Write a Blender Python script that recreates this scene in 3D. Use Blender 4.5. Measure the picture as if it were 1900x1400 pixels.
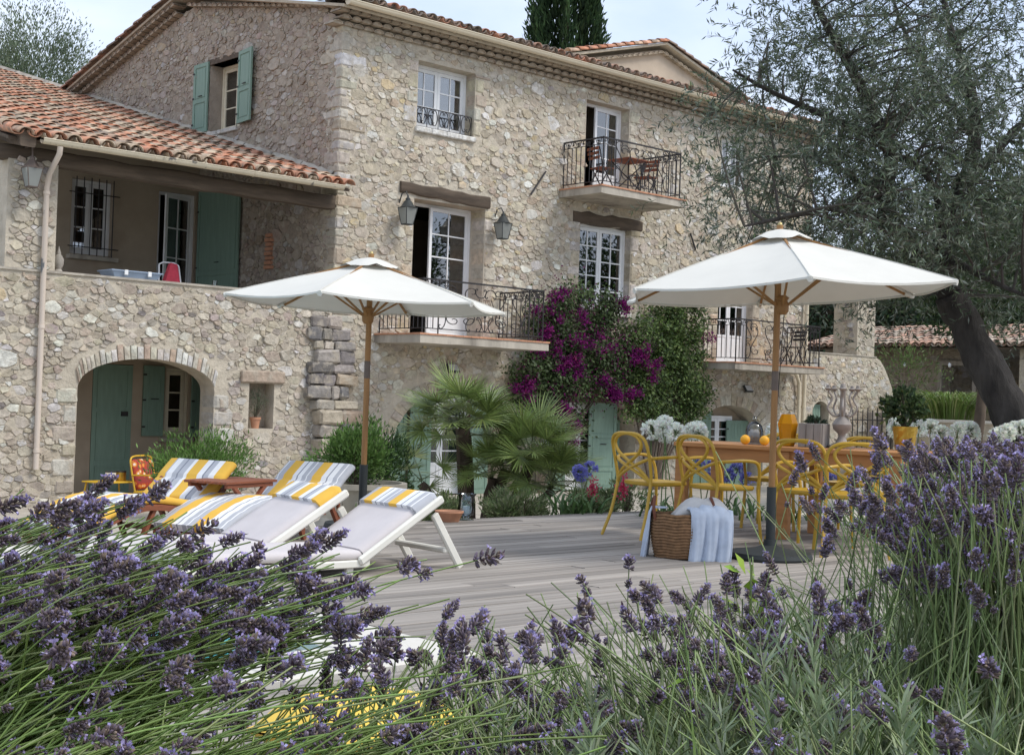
import bpy, bmesh, math, random
import numpy as np
from mathutils import Matrix, Vector, Euler
for o in list(bpy.data.objects): bpy.data.objects.remove(o, do_unlink=True)
SC = bpy.context.scene
COL = SC.collection
rad = math.radians
# ------------------------------------------------------------------ camera
# world: X along the facade, Y away from the camera into the house, Z up, deck boards at Z = 0
cam_d = bpy.data.cameras.new('camera'); cam = bpy.data.objects.new('camera', cam_d); COL.objects.link(cam)
cam_d.sensor_width = 36.0; cam_d.lens = 2548.3*36/1900; cam_d.clip_start = 0.05; cam_d.clip_end = 3000
def cam_matrix(yaw, pitch, roll, loc):
    cy, sy, cp, sp, cr, sr = math.cos(yaw), math.sin(yaw), math.cos(pitch), math.sin(pitch), math.cos(roll), math.sin(roll)
    R = Matrix(((cr,-sr,0),(sr,cr,0),(0,0,1))) @ Matrix(((1,0,0),(0,cp,-sp),(0,sp,cp))) @ Matrix(((cy,-sy,0),(0,0,-1),(sy,cy,0)))
    M = Matrix((R[0], -R[1], -R[2])).transposed().to_4x4(); M.translation = loc
    return M
cam.matrix_world = cam_matrix(rad(42.6505), rad(-.8552), rad(1.9427), (0,0,1.1))
SC.camera = cam
# ------------------------------------------------------------------ sky and sun
SUN_EL, SUN_AZ = rad(52), rad(150)        # azimuth measured clockwise from +Y
W = bpy.data.worlds.new('World'); SC.world = W; W.use_nodes = True
nt = W.node_tree; N = nt.nodes; L = nt.links
bg = N['Background']; bg.inputs[1].default_value = 0.13
sky = N.new('ShaderNodeTexSky'); sky.sky_type = 'NISHITA'; sky.sun_disc = False
sky.sun_elevation = SUN_EL; sky.sun_rotation = SUN_AZ; sky.air_density = 1.0; sky.dust_density = 2.0; sky.ozone_density = 2.0
tc = N.new('ShaderNodeTexCoord'); mp = N.new('ShaderNodeMapping'); mp.inputs['Scale'].default_value = (1.0,1.0,2.6)
nz = N.new('ShaderNodeTexNoise'); nz.inputs['Scale'].default_value = 2.1; nz.inputs['Detail'].default_value = 7; nz.inputs['Roughness'].default_value = .52
cr = N.new('ShaderNodeValToRGB'); cr.color_ramp.elements[0].position = .34; cr.color_ramp.elements[0].color = (.74,.74,.74,1)
cr.color_ramp.elements[1].position = .62; cr.color_ramp.elements[1].color = (.97,.97,.97,1)
n2 = N.new('ShaderNodeTexNoise'); n2.inputs['Scale'].default_value = 5.0; n2.inputs['Detail'].default_value = 6
c2 = N.new('ShaderNodeValToRGB'); c2.color_ramp.elements[0].position = .3; c2.color_ramp.elements[0].color = (3.2,3.9,5.2,1)
c2.color_ramp.elements[1].position = .7; c2.color_ramp.elements[1].color = (5.0,5.4,6.1,1)
mx = N.new('ShaderNodeMix'); mx.data_type = 'RGBA'
L.new(tc.outputs['Generated'], mp.inputs['Vector']); L.new(mp.outputs[0], nz.inputs['Vector']); L.new(nz.outputs['Fac'], cr.inputs[0])
L.new(mp.outputs[0], n2.inputs['Vector']); L.new(n2.outputs['Fac'], c2.inputs[0])
L.new(cr.outputs[0], mx.inputs['Factor']); L.new(sky.outputs[0], mx.inputs['A']); L.new(c2.outputs[0], mx.inputs['B']); L.new(mx.outputs['Result'], bg.inputs[0])
sun_d = bpy.data.lights.new('sun','SUN'); sun_d.energy = 1.5; sun_d.angle = rad(20); sun_d.color = (1,.95,.86)
sun = bpy.data.objects.new('sun', sun_d); COL.objects.link(sun)
sdir = Vector((math.sin(SUN_AZ)*math.cos(SUN_EL), math.cos(SUN_AZ)*math.cos(SUN_EL), math.sin(SUN_EL)))
sun.rotation_euler = sdir.to_track_quat('Z','Y').to_euler()
vs = SC.view_settings; vs.view_transform = 'Standard'; vs.look = 'None'; vs.exposure = 0.76; vs.gamma = 1.0; vs.use_curve_mapping = False
# ------------------------------------------------------------------ helpers
rng = np.random.default_rng(7); random.seed(7)
def tag(o, label=None, cat=None, group=None, kind=None):
    if label: o['label'] = label
    if cat: o['category'] = cat
    if group: o['group'] = group
    if kind: o['kind'] = kind
    return o
def thing(name, label, cat, loc=(0,0,0), rotz=0, group=None):
    o = bpy.data.objects.new(name, None); COL.objects.link(o); o.location = loc; o.rotation_euler = (0,0,rotz); o.empty_display_size = .1
    return tag(o, label, cat, group)
def put(name, me, parent=None, mat=None, loc=None, rot=None, scale=None, world=False):
    o = bpy.data.objects.new(name, me); COL.objects.link(o)
    if mat is not None and len(me.materials) == 0: me.materials.append(MAT[mat] if isinstance(mat, str) else mat)
    if parent is not None:
        o.parent = parent
        if world: o.matrix_parent_inverse = Matrix.Translation(parent.location).inverted()
    if loc is not None: o.location = loc
    if rot is not None: o.rotation_euler = rot
    if scale is not None: o.scale = scale
    return o
def copy_tree(o, parent=None):
    c = o.copy(); COL.objects.link(c)
    if parent is not None: c.parent = parent
    for ch in list(o.children): copy_tree(ch, c)
    return c
def mesh_np(V, faces, cols=None, smooth=True, mats=None, midx=None):
    """V (n,3) array, faces list of (k,m) int arrays (each with one face size)"""
    me = bpy.data.meshes.new('m'); V = np.asarray(V, dtype=np.float32)
    me.vertices.add(len(V)); me.vertices.foreach_set('co', V.ravel())
    fl = [np.asarray(f, dtype=np.int32) for f in faces if len(f)]
    tot = sum(f.size for f in fl); nf = sum(len(f) for f in fl)
    me.loops.add(tot); me.loops.foreach_set('vertex_index', np.concatenate([f.ravel() for f in fl]))
    me.polygons.add(nf)
    sizes = np.concatenate([np.full(len(f), f.shape[1], dtype=np.int32) for f in fl])
    st = np.zeros(nf, dtype=np.int32); st[1:] = np.cumsum(sizes)[:-1]
    me.polygons.foreach_set('loop_start', st)
    if midx is not None: me.polygons.foreach_set('material_index', np.asarray(midx, dtype=np.int32))
    me.polygons.foreach_set('use_smooth', np.full(nf, smooth, dtype=bool))
    me.update(calc_edges=True)
    if cols is not None:
        at = me.color_attributes.new('Col', 'FLOAT_COLOR', 'POINT'); c4 = np.ones((len(V),4), dtype=np.float32); c4[:,:3] = cols
        at.data.foreach_set('color', c4.ravel())
    return me
class MB:
    """collects shapes, builds ONE mesh"""
    def __init__(s): s.v = []; s.f = []; s.c = []; s.cur = (1,1,1); s.X = None
    def add(s, verts, faces):
        b = len(s.v)
        for p in verts:
            p = Vector(p)
            s.v.append(tuple(s.X @ p) if s.X is not None else tuple(p)); s.c.append(s.cur)
        s.f += [tuple(b+i for i in f) for f in faces]
        return s
    def box(s, x0, x1, y0, y1, z0, z1):
        return s.add([(x0,y0,z0),(x1,y0,z0),(x1,y1,z0),(x0,y1,z0),(x0,y0,z1),(x1,y0,z1),(x1,y1,z1),(x0,y1,z1)],
                     [(0,3,2,1),(4,5,6,7),(0,1,5,4),(1,2,6,5),(2,3,7,6),(3,0,4,7)])
    def bbox(s, x0, x1, y0, y1, z0, z1, b=.01):
        """box with chamfered edges"""
        vs = []; 
        for z, i in ((z0,b),(z0+b,0),(z1-b,0),(z1,b)):
            vs += [(x0+i+b*(i==0),y0+i,z),(x1-i-b*(i==0),y0+i,z),(x1-i,y0+i+b*(i==0),z),(x1-i,y1-i-b*(i==0),z),(x1-i-b*(i==0),y1-i,z),(x0+i+b*(i==0),y1-i,z),(x0+i,y1-i-b*(i==0),z),(x0+i,y0+i+b*(i==0),z)]
        fs = [tuple(range(7,-1,-1)), tuple(range(24,32))]
        for r in range(3):
            for k in range(8): fs.append((r*8+k, r*8+(k+1)%8, r*8+8+(k+1)%8, r*8+8+k))
        return s.add(vs, fs)
    def tube(s, pts, r, n=6, closed=False, cap=True, flat=1.0):
        P = [Vector(p) for p in pts]; m = len(P)
        rs = r if isinstance(r, (list,tuple)) else [r]*m
        vs = []; up = None
        for i in range(m):
            if closed: t = P[(i+1)%m]-P[i-1]
            else: t = P[min(i+1,m-1)]-P[max(i-1,0)]
            if t.length < 1e-9: t = Vector((0,0,1))
            t.normalize()
            if up is None: a = Vector((0,0,1)) if abs(t.z) < .9 else Vector((1,0,0)); up = (a - t*a.dot(t)).normalized()
            else:
                up = up - t*up.dot(t)
                if up.length < 1e-6: up = Vector((1,0,0)) - t*t.x
                up.normalize()
            b = t.cross(up)
            for k in range(n):
                an = 2*math.pi*(k+.5)/n
                vs.append(P[i] + (up*math.cos(an)*flat + b*math.sin(an))*rs[i])
        fs = []
        for i in range(m if closed else m-1):
            j = (i+1) % m
            for k in range(n): fs.append((i*n+k, i*n+(k+1)%n, j*n+(k+1)%n, j*n+k))
        if cap and not closed: fs += [tuple(range(n-1,-1,-1)), tuple((m-1)*n+k for k in range(n))]
        return s.add(vs, fs)
    def lathe(s, prof, n=16, c=(0,0,0), cap=True):
        vs = []; fs = []
        for r, z in prof:
            for k in range(n): a = 2*math.pi*k/n; vs.append((c[0]+r*math.cos(a), c[1]+r*math.sin(a), c[2]+z))
        for i in range(len(prof)-1):
            for k in range(n): fs.append((i*n+k, i*n+(k+1)%n, (i+1)*n+(k+1)%n, (i+1)*n+k))
        if cap: fs += [tuple(range(n-1,-1,-1)), tuple((len(prof)-1)*n+k for k in range(n))]
        return s.add(vs, fs)
    def prism(s, poly, d):
        """poly: 3D points (ccw seen from +d side), extruded by vector d"""
        n = len(poly); d = Vector(d); A = [Vector(p) for p in poly]
        return s.add(A+[p+d for p in A], [tuple(range(n-1,-1,-1)), tuple(range(n,2*n))]+[(i,(i+1)%n,n+(i+1)%n,n+i) for i in range(n)])
    def ball(s, c, r, n=10, m=7, sq=(1,1,1)):
        vs = [(c[0],c[1],c[2]-r*sq[2])]; fs = []
        for i in range(1,m):
            a = math.pi*i/m - math.pi/2
            for k in range(n): b = 2*math.pi*k/n; vs.append((c[0]+r*sq[0]*math.cos(a)*math.cos(b), c[1]+r*sq[1]*math.cos(a)*math.sin(b), c[2]+r*sq[2]*math.sin(a)))
        vs.append((c[0],c[1],c[2]+r*sq[2])); T = len(vs)-1
        for k in range(n):
            fs.append((0, 1+(k+1)%n, 1+k)); fs.append((T, T-n+k, T-n+(k+1)%n))
            for i in range(m-2): fs.append((1+i*n+k, 1+i*n+(k+1)%n, 1+(i+1)*n+(k+1)%n, 1+(i+1)*n+k))
        return s.add(vs, fs)
    def mesh(s, mat=None, smooth=False, angle=None, col=False, bevel=0):
        me = bpy.data.meshes.new('m'); me.from_pydata(s.v, [], s.f); me.update()
        if smooth:
            me.polygons.foreach_set('use_smooth', np.ones(len(me.polygons), dtype=bool))
            if angle: me.set_sharp_from_angle(angle=rad(angle))
        if col:
            at = me.color_attributes.new('Col','FLOAT_COLOR','POINT'); c4 = np.ones((len(s.v),4), dtype=np.float32); c4[:,:3] = np.array(s.c); at.data.foreach_set('color', c4.ravel())
        if mat: me.materials.append(MAT[mat])
        return me
    def build(s, name, mat, parent=None, smooth=False, angle=40, world=False, col=False, loc=None, rot=None):
        return put(name, s.mesh(mat, smooth, angle if smooth else None, col), parent, None, loc, rot, world=world)
# ------------------------------------------------------------------ materials
MAT = {}
def mat(name, base, rough=.75, var=.15, vs=4.0, bump=0.0, bs=30.0, col=False, orand=0.0, metal=0.0, spec=.35, stretch=None, bump2=0.0, bs2=6.0, trans=0.0, dirt=None, dirt_s=2.0, dirt_lo=.5, dirt_hi=.75, hue=0.0, sheen=0, detail=6):
    m = bpy.data.materials.new(name); m.use_nodes = True; MAT[name] = m
    nt = m.node_tree; N = nt.nodes; L = nt.links; P = N['Principled BSDF']
    P.inputs['Roughness'].default_value = rough; P.inputs['Metallic'].default_value = metal
    P.inputs['Specular IOR Level'].default_value = spec
    tc = N.new('ShaderNodeTexCoord'); vec = tc.outputs['Object']
    if stretch:
        mpn = N.new('ShaderNodeMapping'); mpn.inputs['Scale'].default_value = stretch; L.new(vec, mpn.inputs['Vector']); vec = mpn.outputs[0]
    if orand:
        oi0 = N.new('ShaderNodeObjectInfo'); sc0 = N.new('ShaderNodeVectorMath'); sc0.operation = 'SCALE'; sc0.inputs[0].default_value = (37.0,91.0,53.0)
        L.new(oi0.outputs['Random'], sc0.inputs['Scale']); ad0 = N.new('ShaderNodeVectorMath'); L.new(vec, ad0.inputs[0]); L.new(sc0.outputs[0], ad0.inputs[1]); vec = ad0.outputs[0]
    def noise(scale, det=detail):
        n = N.new('ShaderNodeTexNoise'); n.inputs['Scale'].default_value = scale; n.inputs['Detail'].default_value = det; n.inputs['Roughness'].default_value = .6
        L.new(vec, n.inputs['Vector']); return n.outputs['Fac']
    rgb = N.new('ShaderNodeRGB'); rgb.outputs[0].default_value = (*base, 1); c = rgb.outputs[0]
    def mul(a, b):
        x = N.new('ShaderNodeMix'); x.data_type = 'RGBA'; x.blend_type = 'MULTIPLY'; x.inputs['Factor'].default_value = 1
        L.new(a, x.inputs['A']); L.new(b, x.inputs['B']); return x.outputs['Result']
    if col:
        a = N.new('ShaderNodeVertexColor'); a.layer_name = 'Col'; c = mul(c, a.outputs['Color'])
    if var:
        mr = N.new('ShaderNodeMapRange'); mr.inputs['From Min'].default_value = .3; mr.inputs['From Max'].default_value = .7
        mr.inputs['To Min'].default_value = 1-var; mr.inputs['To Max'].default_value = 1+var
        L.new(noise(vs), mr.inputs['Value']); cc = N.new('ShaderNodeCombineColor')
        for k in range(3): L.new(mr.outputs[0], cc.inputs[k])
        c = mul(c, cc.outputs[0])
    if orand or hue:
        oi = N.new('ShaderNodeObjectInfo'); hs = N.new('ShaderNodeHueSaturation')
        mr = N.new('ShaderNodeMapRange'); mr.inputs['To Min'].default_value = 1-orand; mr.inputs['To Max'].default_value = 1+orand
        L.new(oi.outputs['Random'], mr.inputs['Value']); L.new(mr.outputs[0], hs.inputs['Value'])
        if hue:
            wn = N.new('ShaderNodeTexWhiteNoise'); wn.noise_dimensions = '1D'; L.new(oi.outputs['Random'], wn.inputs['W'])
            m2 = N.new('ShaderNodeMapRange'); m2.inputs['To Min'].default_value = .5-hue; m2.inputs['To Max'].default_value = .5+hue
            L.new(wn.outputs['Value'], m2.inputs['Value']); L.new(m2.outputs[0], hs.inputs['Hue'])
        L.new(c, hs.inputs['Color']); c = hs.outputs[0]
    if dirt:
        mr = N.new('ShaderNodeMapRange'); mr.inputs['From Min'].default_value = dirt_lo; mr.inputs['From Max'].default_value = dirt_hi
        L.new(noise(dirt_s), mr.inputs['Value']); x = N.new('ShaderNodeMix'); x.data_type = 'RGBA'
        L.new(mr.outputs[0], x.inputs['Factor']); L.new(c, x.inputs['A']); x.inputs['B'].default_value = (*dirt, 1); c = x.outputs['Result']
    L.new(c, P.inputs['Base Color'])
    h = None
    if bump:
        b = N.new('ShaderNodeBump'); b.inputs['Strength'].default_value = min(1,bump*30) if bump < .03 else 1; b.inputs['Distance'].default_value = bump
        L.new(noise(bs), b.inputs['Height']); h = b
    if bump2:
        b2 = N.new('ShaderNodeBump'); b2.inputs['Distance'].default_value = bump2; L.new(noise(bs2), b2.inputs['Height'])
        if h: L.new(h.outputs[0], b2.inputs['Normal'])
        h = b2
    if h: L.new(h.outputs[0], P.inputs['Normal'])
    if trans:
        tr = N.new('ShaderNodeBsdfTranslucent'); L.new(c, tr.inputs['Color']); ms = N.new('ShaderNodeMixShader'); ms.inputs[0].default_value = trans
        L.new(P.outputs[0], ms.inputs[1]); L.new(tr.outputs[0], ms.inputs[2]); L.new(ms.outputs[0], N['Material Output'].inputs['Surface'])
    if sheen: P.inputs['Sheen Weight'].default_value = sheen
    return m
def glass(name, tint, rough=.03, refl=.12, alpha=.85):
    m = bpy.data.materials.new(name); m.use_nodes = True; MAT[name] = m
    nt = m.node_tree; N = nt.nodes; L = nt.links; N.remove(N['Principled BSDF'])
    g = N.new('ShaderNodeBsdfGlossy'); g.inputs['Roughness'].default_value = rough
    t = N.new('ShaderNodeBsdfTransparent'); t.inputs['Color'].default_value = (*tint,1)
    f = N.new('ShaderNodeFresnel'); f.inputs['IOR'].default_value = 1.5
    a = N.new('ShaderNodeMath'); a.operation = 'ADD'; a.use_clamp = True; a.inputs[1].default_value = refl; L.new(f.outputs[0], a.inputs[0])
    x = N.new('ShaderNodeMixShader'); L.new(a.outputs[0], x.inputs[0]); L.new(t.outputs[0], x.inputs[1]); L.new(g.outputs[0], x.inputs[2])
    L.new(x.outputs[0], N['Material Output'].inputs['Surface']); return m
mat('mortar', (.50,.445,.36), .95, .16, 5.0, .022, 22, bump2=.035, bs2=6, dirt=(.3,.24,.18), dirt_s=1.1, dirt_lo=.55, dirt_hi=.9)
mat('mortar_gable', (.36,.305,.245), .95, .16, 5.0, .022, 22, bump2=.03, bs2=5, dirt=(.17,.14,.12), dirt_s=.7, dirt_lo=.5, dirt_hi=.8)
mat('stone', (1,1,1), .92, .26, 11.0, .02, 26, col=True, bump2=.022, bs2=8, dirt=(.42,.37,.30), dirt_s=6, dirt_lo=.5, dirt_hi=.68)
mat('render', (.40,.33,.25), .95, .12, 1.6, .004, 40, dirt=(.3,.23,.17), dirt_s=.9, dirt_lo=.5, dirt_hi=.8)
mat('render_rear', (.46,.38,.30), .95, .1, 1.6, .005, 30)
mat('concrete', (.42,.38,.32), .9, .22, 3.0, .003, 40, dirt=(.16,.14,.12), dirt_s=2.2, dirt_lo=.5, dirt_hi=.72, stretch=(1,1,.25))
mat('terracotta', (.50,.25,.15), .8, .18, 9, .002, 40)
mat('tile', (1,1,1), .9, .35, 9.0, .006, 30, col=True, dirt=(.22,.19,.15), dirt_s=5, dirt_lo=.48, dirt_hi=.72, orand=.12)
mat('tile_edge', (.50,.44,.35), .9, .2, 7.0, .003, 30)
mat('old_wood', (.105,.08,.06), .9, .35, 3.0, .006, 16, stretch=(.6,5,5))
mat('white_paint', (.78,.79,.80), .5, .05, 5, .0006, 20)
mat('cream_paint', (.66,.60,.46), .6, .1, 5)
mat('green_paint', (.20,.295,.235), .55, .1, 3, .0008, 30, stretch=(6,6,.8))
mat('iron', (.045,.043,.045), .6, .25, 20, metal=.4)
mat('zinc', (.62,.55,.42), .6, .08, 4, dirt=(.16,.15,.14), dirt_s=6, dirt_lo=.6, dirt_hi=.68)
mat('gutter', (.66,.58,.44), .55, .05, 2)
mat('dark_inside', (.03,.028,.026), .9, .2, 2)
mat('curtain', (.7,.7,.7), .9, .06, 8, trans=.2)
glass('pane_glass', (.55,.58,.6), .02, .24)
glass('clear_glass', (.93,.97,.98), .02, .03)
glass('blue_glass', (.84,.92,.98), .05, .06)
mat('lamp_glass',(.50,.52,.50),.3,.05,5,trans=.6)
mat('deck', (.285,.255,.225), .85, .34, 2.6, .005, 9, orand=.3, stretch=(.35,9,9), dirt=(.12,.11,.10), dirt_s=1.6, dirt_lo=.55, dirt_hi=.8)
mat('deck_under', (.035,.03,.027), 1, .2, 3)
mat('coping', (.62,.59,.53), .8, .08, 4, .002, 30)
mat('soil', (.09,.07,.05), 1, .4, 6, .02, 14, dirt=(.06,.08,.03), dirt_s=3, dirt_lo=.5, dirt_hi=.6)
mat('paving', (.42,.38,.32), .9, .18, 2.5, .004, 20)
mat('gravel', (.44,.40,.33), 1, .25, 6, .01, 60)
mat('water', (.08,.42,.46), .06, .1, 3, .003, 6, spec=.5)
# ------------------------------------------------------------------ ground, deck, pool
def smooth(a, b, x):
    t = max(0, min(1, (x-a)/(b-a))); return t*t*(3-2*t)
def ground_z(x, y):
    z = -.15 - .68*smooth(9.6, 13.5, y)
    z += 1.15*smooth(29.5, 33, x)*smooth(4, 9, y)          # the ground steps up towards the pool house
    return z
def build_ground():
    xs = [-700,-200,-60,-20]+[-8+i*1.0 for i in range(58)]+[60,90,200,700]
    ys = [-700,-200,-60,-20]+[-8+i*.75 for i in range(70)]+[55,90,200,700]
    V = [(x,y,ground_z(x,y)+(.03*math.sin(x*1.7)*math.cos(y*1.3) if abs(x) < 50 and abs(y) < 50 else 0)) for y in ys for x in xs]
    n = len(xs); F = [(j*n+i, j*n+i+1, (j+1)*n+i+1, (j+1)*n+i) for j in range(len(ys)-1) for i in range(n-1)]
    o = put('ground', mesh_np(V, [F]), None, 'gravel'); tag(o, kind='structure')
build_ground()
def build_deck():
    root = thing('deck', None, None, (8,7,0)); root['kind'] = 'structure'; root['label'] = 'weathered grey timber deck beside the pool'
    und = MB().box(3.96,11.7,4.4,9.36,-.14,-.045).box(-3,11.7,2.2,4.39,-.14,-.045); und.build('deck_frame','deck_under',root,world=True)
    base = []
    for k in range(5):                                   # five boards with a slight wobble, shared by all
        b = MB(); n = 8; w = .131
        prof = [(-w/2,-.028),(w/2,-.028),(w/2,-.003),(w/2-.004,0),(-w/2+.004,0),(-w/2,-.003)]
        vs = []
        for i in range(n+1):
            t = i/n; s = .0025*math.sin(t*7+k*1.3); zz = .0018*math.sin(t*9+k*2.1)
            vs += [(t, p[0]+s, p[1]+zz) for p in prof]
        fs = [tuple(range(5,-1,-1)), tuple(n*6+i for i in range(6))]
        for i in range(n):
            for q in range(6): fs.append((i*6+q, i*6+(q+1)%6, (i+1)*6+(q+1)%6, (i+1)*6+q))
        b.add(vs, fs); base.append(b.mesh('deck'))
    y = 2.25; r = 0
    while y < 9.33:
        x = -3+random.random()*1.5 if y < 4.33 else 3.96
        end = 11.7
        while x < end-.05:
            ln = random.choice((2.2,2.8,3.4,4.0)) if x > 4 else random.uniform(1.2,4)
            if end-(x+ln) < .7: ln = end-x
            put('deck_board', base[random.randrange(5)], root, None, (x-8, y-7, random.uniform(-.002,.003)), (random.uniform(-.008,.008),0,random.uniform(-.0006,.0006)), (ln-.006,1,1))
            x += ln
        y += .142; r += 1
    MB().box(3.97,11.7,9.35,9.385,-.14,-.004).build('fascia_board','deck',root,world=True)
build_deck()
def build_pool():
    root = thing('pool_coping', None, None, (3.7,6,0)); root['kind'] = 'structure'; root['label'] = 'pale stone coping round the pool'
    x = 3.94; y = 4.41
    while y < 9.3:                                       # slabs along the deck side, then along the near side
        b = min(y+random.uniform(.85,1.1), 9.35); MB().bbox(3.47,3.94,y,b-.006,-.05,.006,.008).build('coping_slab','coping',root,world=True); y = b
    while x > -4.5:
        a = x-random.uniform(.85,1.1)
        MB().bbox(a+.006,x-(.477 if x == 3.94 else 0),4.41,4.86,-.05,.006,.008).build('coping_slab','coping',root,world=True) if x != 3.94 else MB().bbox(a+.006,3.464,4.41,4.86,-.05,.006,.008).build('coping_slab','coping',root,world=True)
        x = a
    w = put('water', mesh_np([(-6,4.8,-.07),(3.5,4.8,-.07),(3.5,10.4,-.07),(-6,10.4,-.07)], [[(0,1,2,3)]]), None, 'water'); tag(w, kind='structure')
    p = MB().box(3.46,3.5,4.8,10.4,-.14,-.05); p.build('pool_wall','coping',root,world=True)
build_pool()
def build_terrace():
    root = thing('terrace', None, None, (17,16,-.8)); root['kind'] = 'structure'; root['label'] = 'paved terrace in front of the house'
    sl = [MB().bbox(0,.985,0,.735,-.05,0,.008).mesh('paving') for _ in range(1)]
    for i in range(22):
        for j in range(8):
            put('paving_slab', sl[0], root, None, (7.5+i*1.0-17, 13.9+j*.75-16, .03+random.uniform(-.004,.004)))
build_terrace()
# ------------------------------------------------------------------ masonry
def in_open(op, x, z, m=0.0):
    a0,a1,b0,b1,kind = op[:5]
    if x < a0-m or x > a1+m or z < b0-m: return False
    if kind == 'rect': return z < b1+m
    s = op[5]; c = (a0+a1)/2; r = (a1-a0)/2+m; t = 1-((x-c)/r)**2
    return z < s+(b1-s)*math.sqrt(max(t,0))+m
def op_top(op, x):
    if op[4] == 'rect': return op[3]
    a0,a1,b0,b1,_,s = op[:6]; t = 1-((x-(a0+a1)/2)/((a1-a0)/2))**2
    return s+(b1-s)*math.sqrt(max(t,0))
def wall_mb(O, u, n, th, x0, x1, zb, ztop, ops, mb=None, breaks=()):
    """solid wall with real openings (strips), reveals included"""
    O, u, n = Vector(O), Vector(u), Vector(n); mb = mb or MB()
    bk = {x0, x1, *breaks}
    for op in ops:
        bk |= {op[0], op[1]}
        if op[4] == 'arch':
            c = (op[0]+op[1])/2; r = (op[1]-op[0])/2
            bk |= {c-r*math.cos(math.pi*i/18) for i in range(19)}
    bk = sorted(b for b in bk if x0-1e-6 <= b <= x1+1e-6)
    P = lambda x, z, d: O+u*x+Vector((0,0,z))-n*d
    zt = ztop if callable(ztop) else (lambda x: ztop)
    flip = u.cross(Vector((0,0,1))).dot(n) < 0
    def q(a, b, c, d): mb.add([a,b,c,d], [(3,2,1,0) if flip else (0,1,2,3)])
    for i in range(len(bk)-1):
        a, b = bk[i], bk[i+1]
        if b-a < 1e-5: continue
        m = (a+b)/2; cov = sorted([op for op in ops if op[0]-1e-6 <= a and b <= op[1]+1e-6], key=lambda o: o[2])
        lo = (zb, zb)
        for op in cov:
            if op[2] > lo[0]+1e-4:
                q(P(a,lo[0],0),P(b,lo[1],0),P(b,op[2],0),P(a,op[2],0)); q(P(b,lo[1],th),P(a,lo[0],th),P(a,op[2],th),P(b,op[2],th))
                q(P(a,op[2],0),P(b,op[2],0),P(b,op[2],th),P(a,op[2],th))
            lo = (op_top(op,a), op_top(op,b))
            q(P(a,lo[0],th),P(b,lo[1],th),P(b,lo[1],0),P(a,lo[0],0))
        q(P(a,lo[0],0),P(b,lo[1],0),P(b,zt(b),0),P(a,zt(a),0)); q(P(b,lo[1],th),P(a,lo[0],th),P(a,zt(a),th),P(b,zt(b),th))
        q(P(a,zt(a),0),P(b,zt(b),0),P(b,zt(b),th),P(a,zt(a),th))
    for op in ops:
        for x, s in ((op[0],1),(op[1],-1)):
            t = op_top(op,x)
            if t-op[2] > .01:
                f = [P(x,op[2],0),P(x,op[2],th),P(x,t,th),P(x,t,0)]
                if s < 0: f.reverse()
                q(*f)
    for x, s in ((x0,-1),(x1,1)):
        f = [P(x,zb,0),P(x,zb,th),P(x,zt(x),th),P(x,zt(x),0)]
        if s < 0: f.reverse()
        q(*f)
    return mb
def clip(poly, nx, ny, c):
    out = []; k = len(poly)
    for i in range(k):
        p = poly[i]; r = poly[(i+1)%k]; dp = nx*p[0]+ny*p[1]-c; dr = nx*r[0]+ny*r[1]-c
        if dp <= 0: out.append(p)
        if (dp < 0 < dr) or (dr < 0 < dp):
            t = dp/(dp-dr); out.append((p[0]+t*(r[0]-p[0]), p[1]+t*(r[1]-p[1])))
    return out
def rubble_cells(x0, x1, z0, z1, ok, seed, big=1.0, asp=1.6, fixed=()):
    """irregular stones packed like a hand laid rubble wall: power cells of discs of mixed size; fixed = [(x,z,r)]"""
    rn = random.Random(seed); cell = .2; grid = {}
    pts = []
    def near(x, z, R):
        k = int(R/cell)+1; gx, gz = int(x/cell), int(z/cell)
        for i in range(gx-k, gx+k+1):
            for j in range(gz-k, gz+k+1): yield from grid.get((i,j),())
    area = (x1-x0)*(z1-z0)/asp
    for rad_, frac in ((.145,.02),(.105,.08),(.078,.28),(.056,.8),(.040,1.3),(.030,1.0)):
        r = rad_*big
        for _ in range(int(area*frac/(r*r))):
            x = rn.uniform(x0,x1)/asp; z = rn.uniform(z0,z1)
            if not ok(x*asp, z): continue
            rr = r*rn.uniform(.85,1.2)
            if all((x-q[0])**2+(z-q[1])**2 > (.84*(rr+q[2]))**2 for q in near(x,z,rr+.26*big)):
                p = (x,z,rr); pts.append(p); grid.setdefault((int(x/cell),int(z/cell)),[]).append(p)
    res = []
    for p in pts:
        x, z, r = p; e = 2.2*r; poly = [(x-e,z-e),(x+e,z-e),(x+e,z+e),(x-e,z+e)]
        for q in near(x,z,r*1.8+.24*big):
            if q is p: continue
            dx, dz = q[0]-x, q[1]-z; d2 = dx*dx+dz*dz
            if d2 > (r*2.4+q[2]*1.8)**2: continue
            poly = clip(poly, dx, dz, (q[0]**2-x*x+q[1]**2-z*z-q[2]**2+r*r)/2)
            if len(poly) < 3: break
        if len(poly) < 3: continue
        res.append([(a*asp,b) for a,b in poly])
    return res
def pa(poly): return .5*abs(sum(poly[i][0]*poly[(i+1)%len(poly)][1]-poly[(i+1)%len(poly)][0]*poly[i][1] for i in range(len(poly))))
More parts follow.
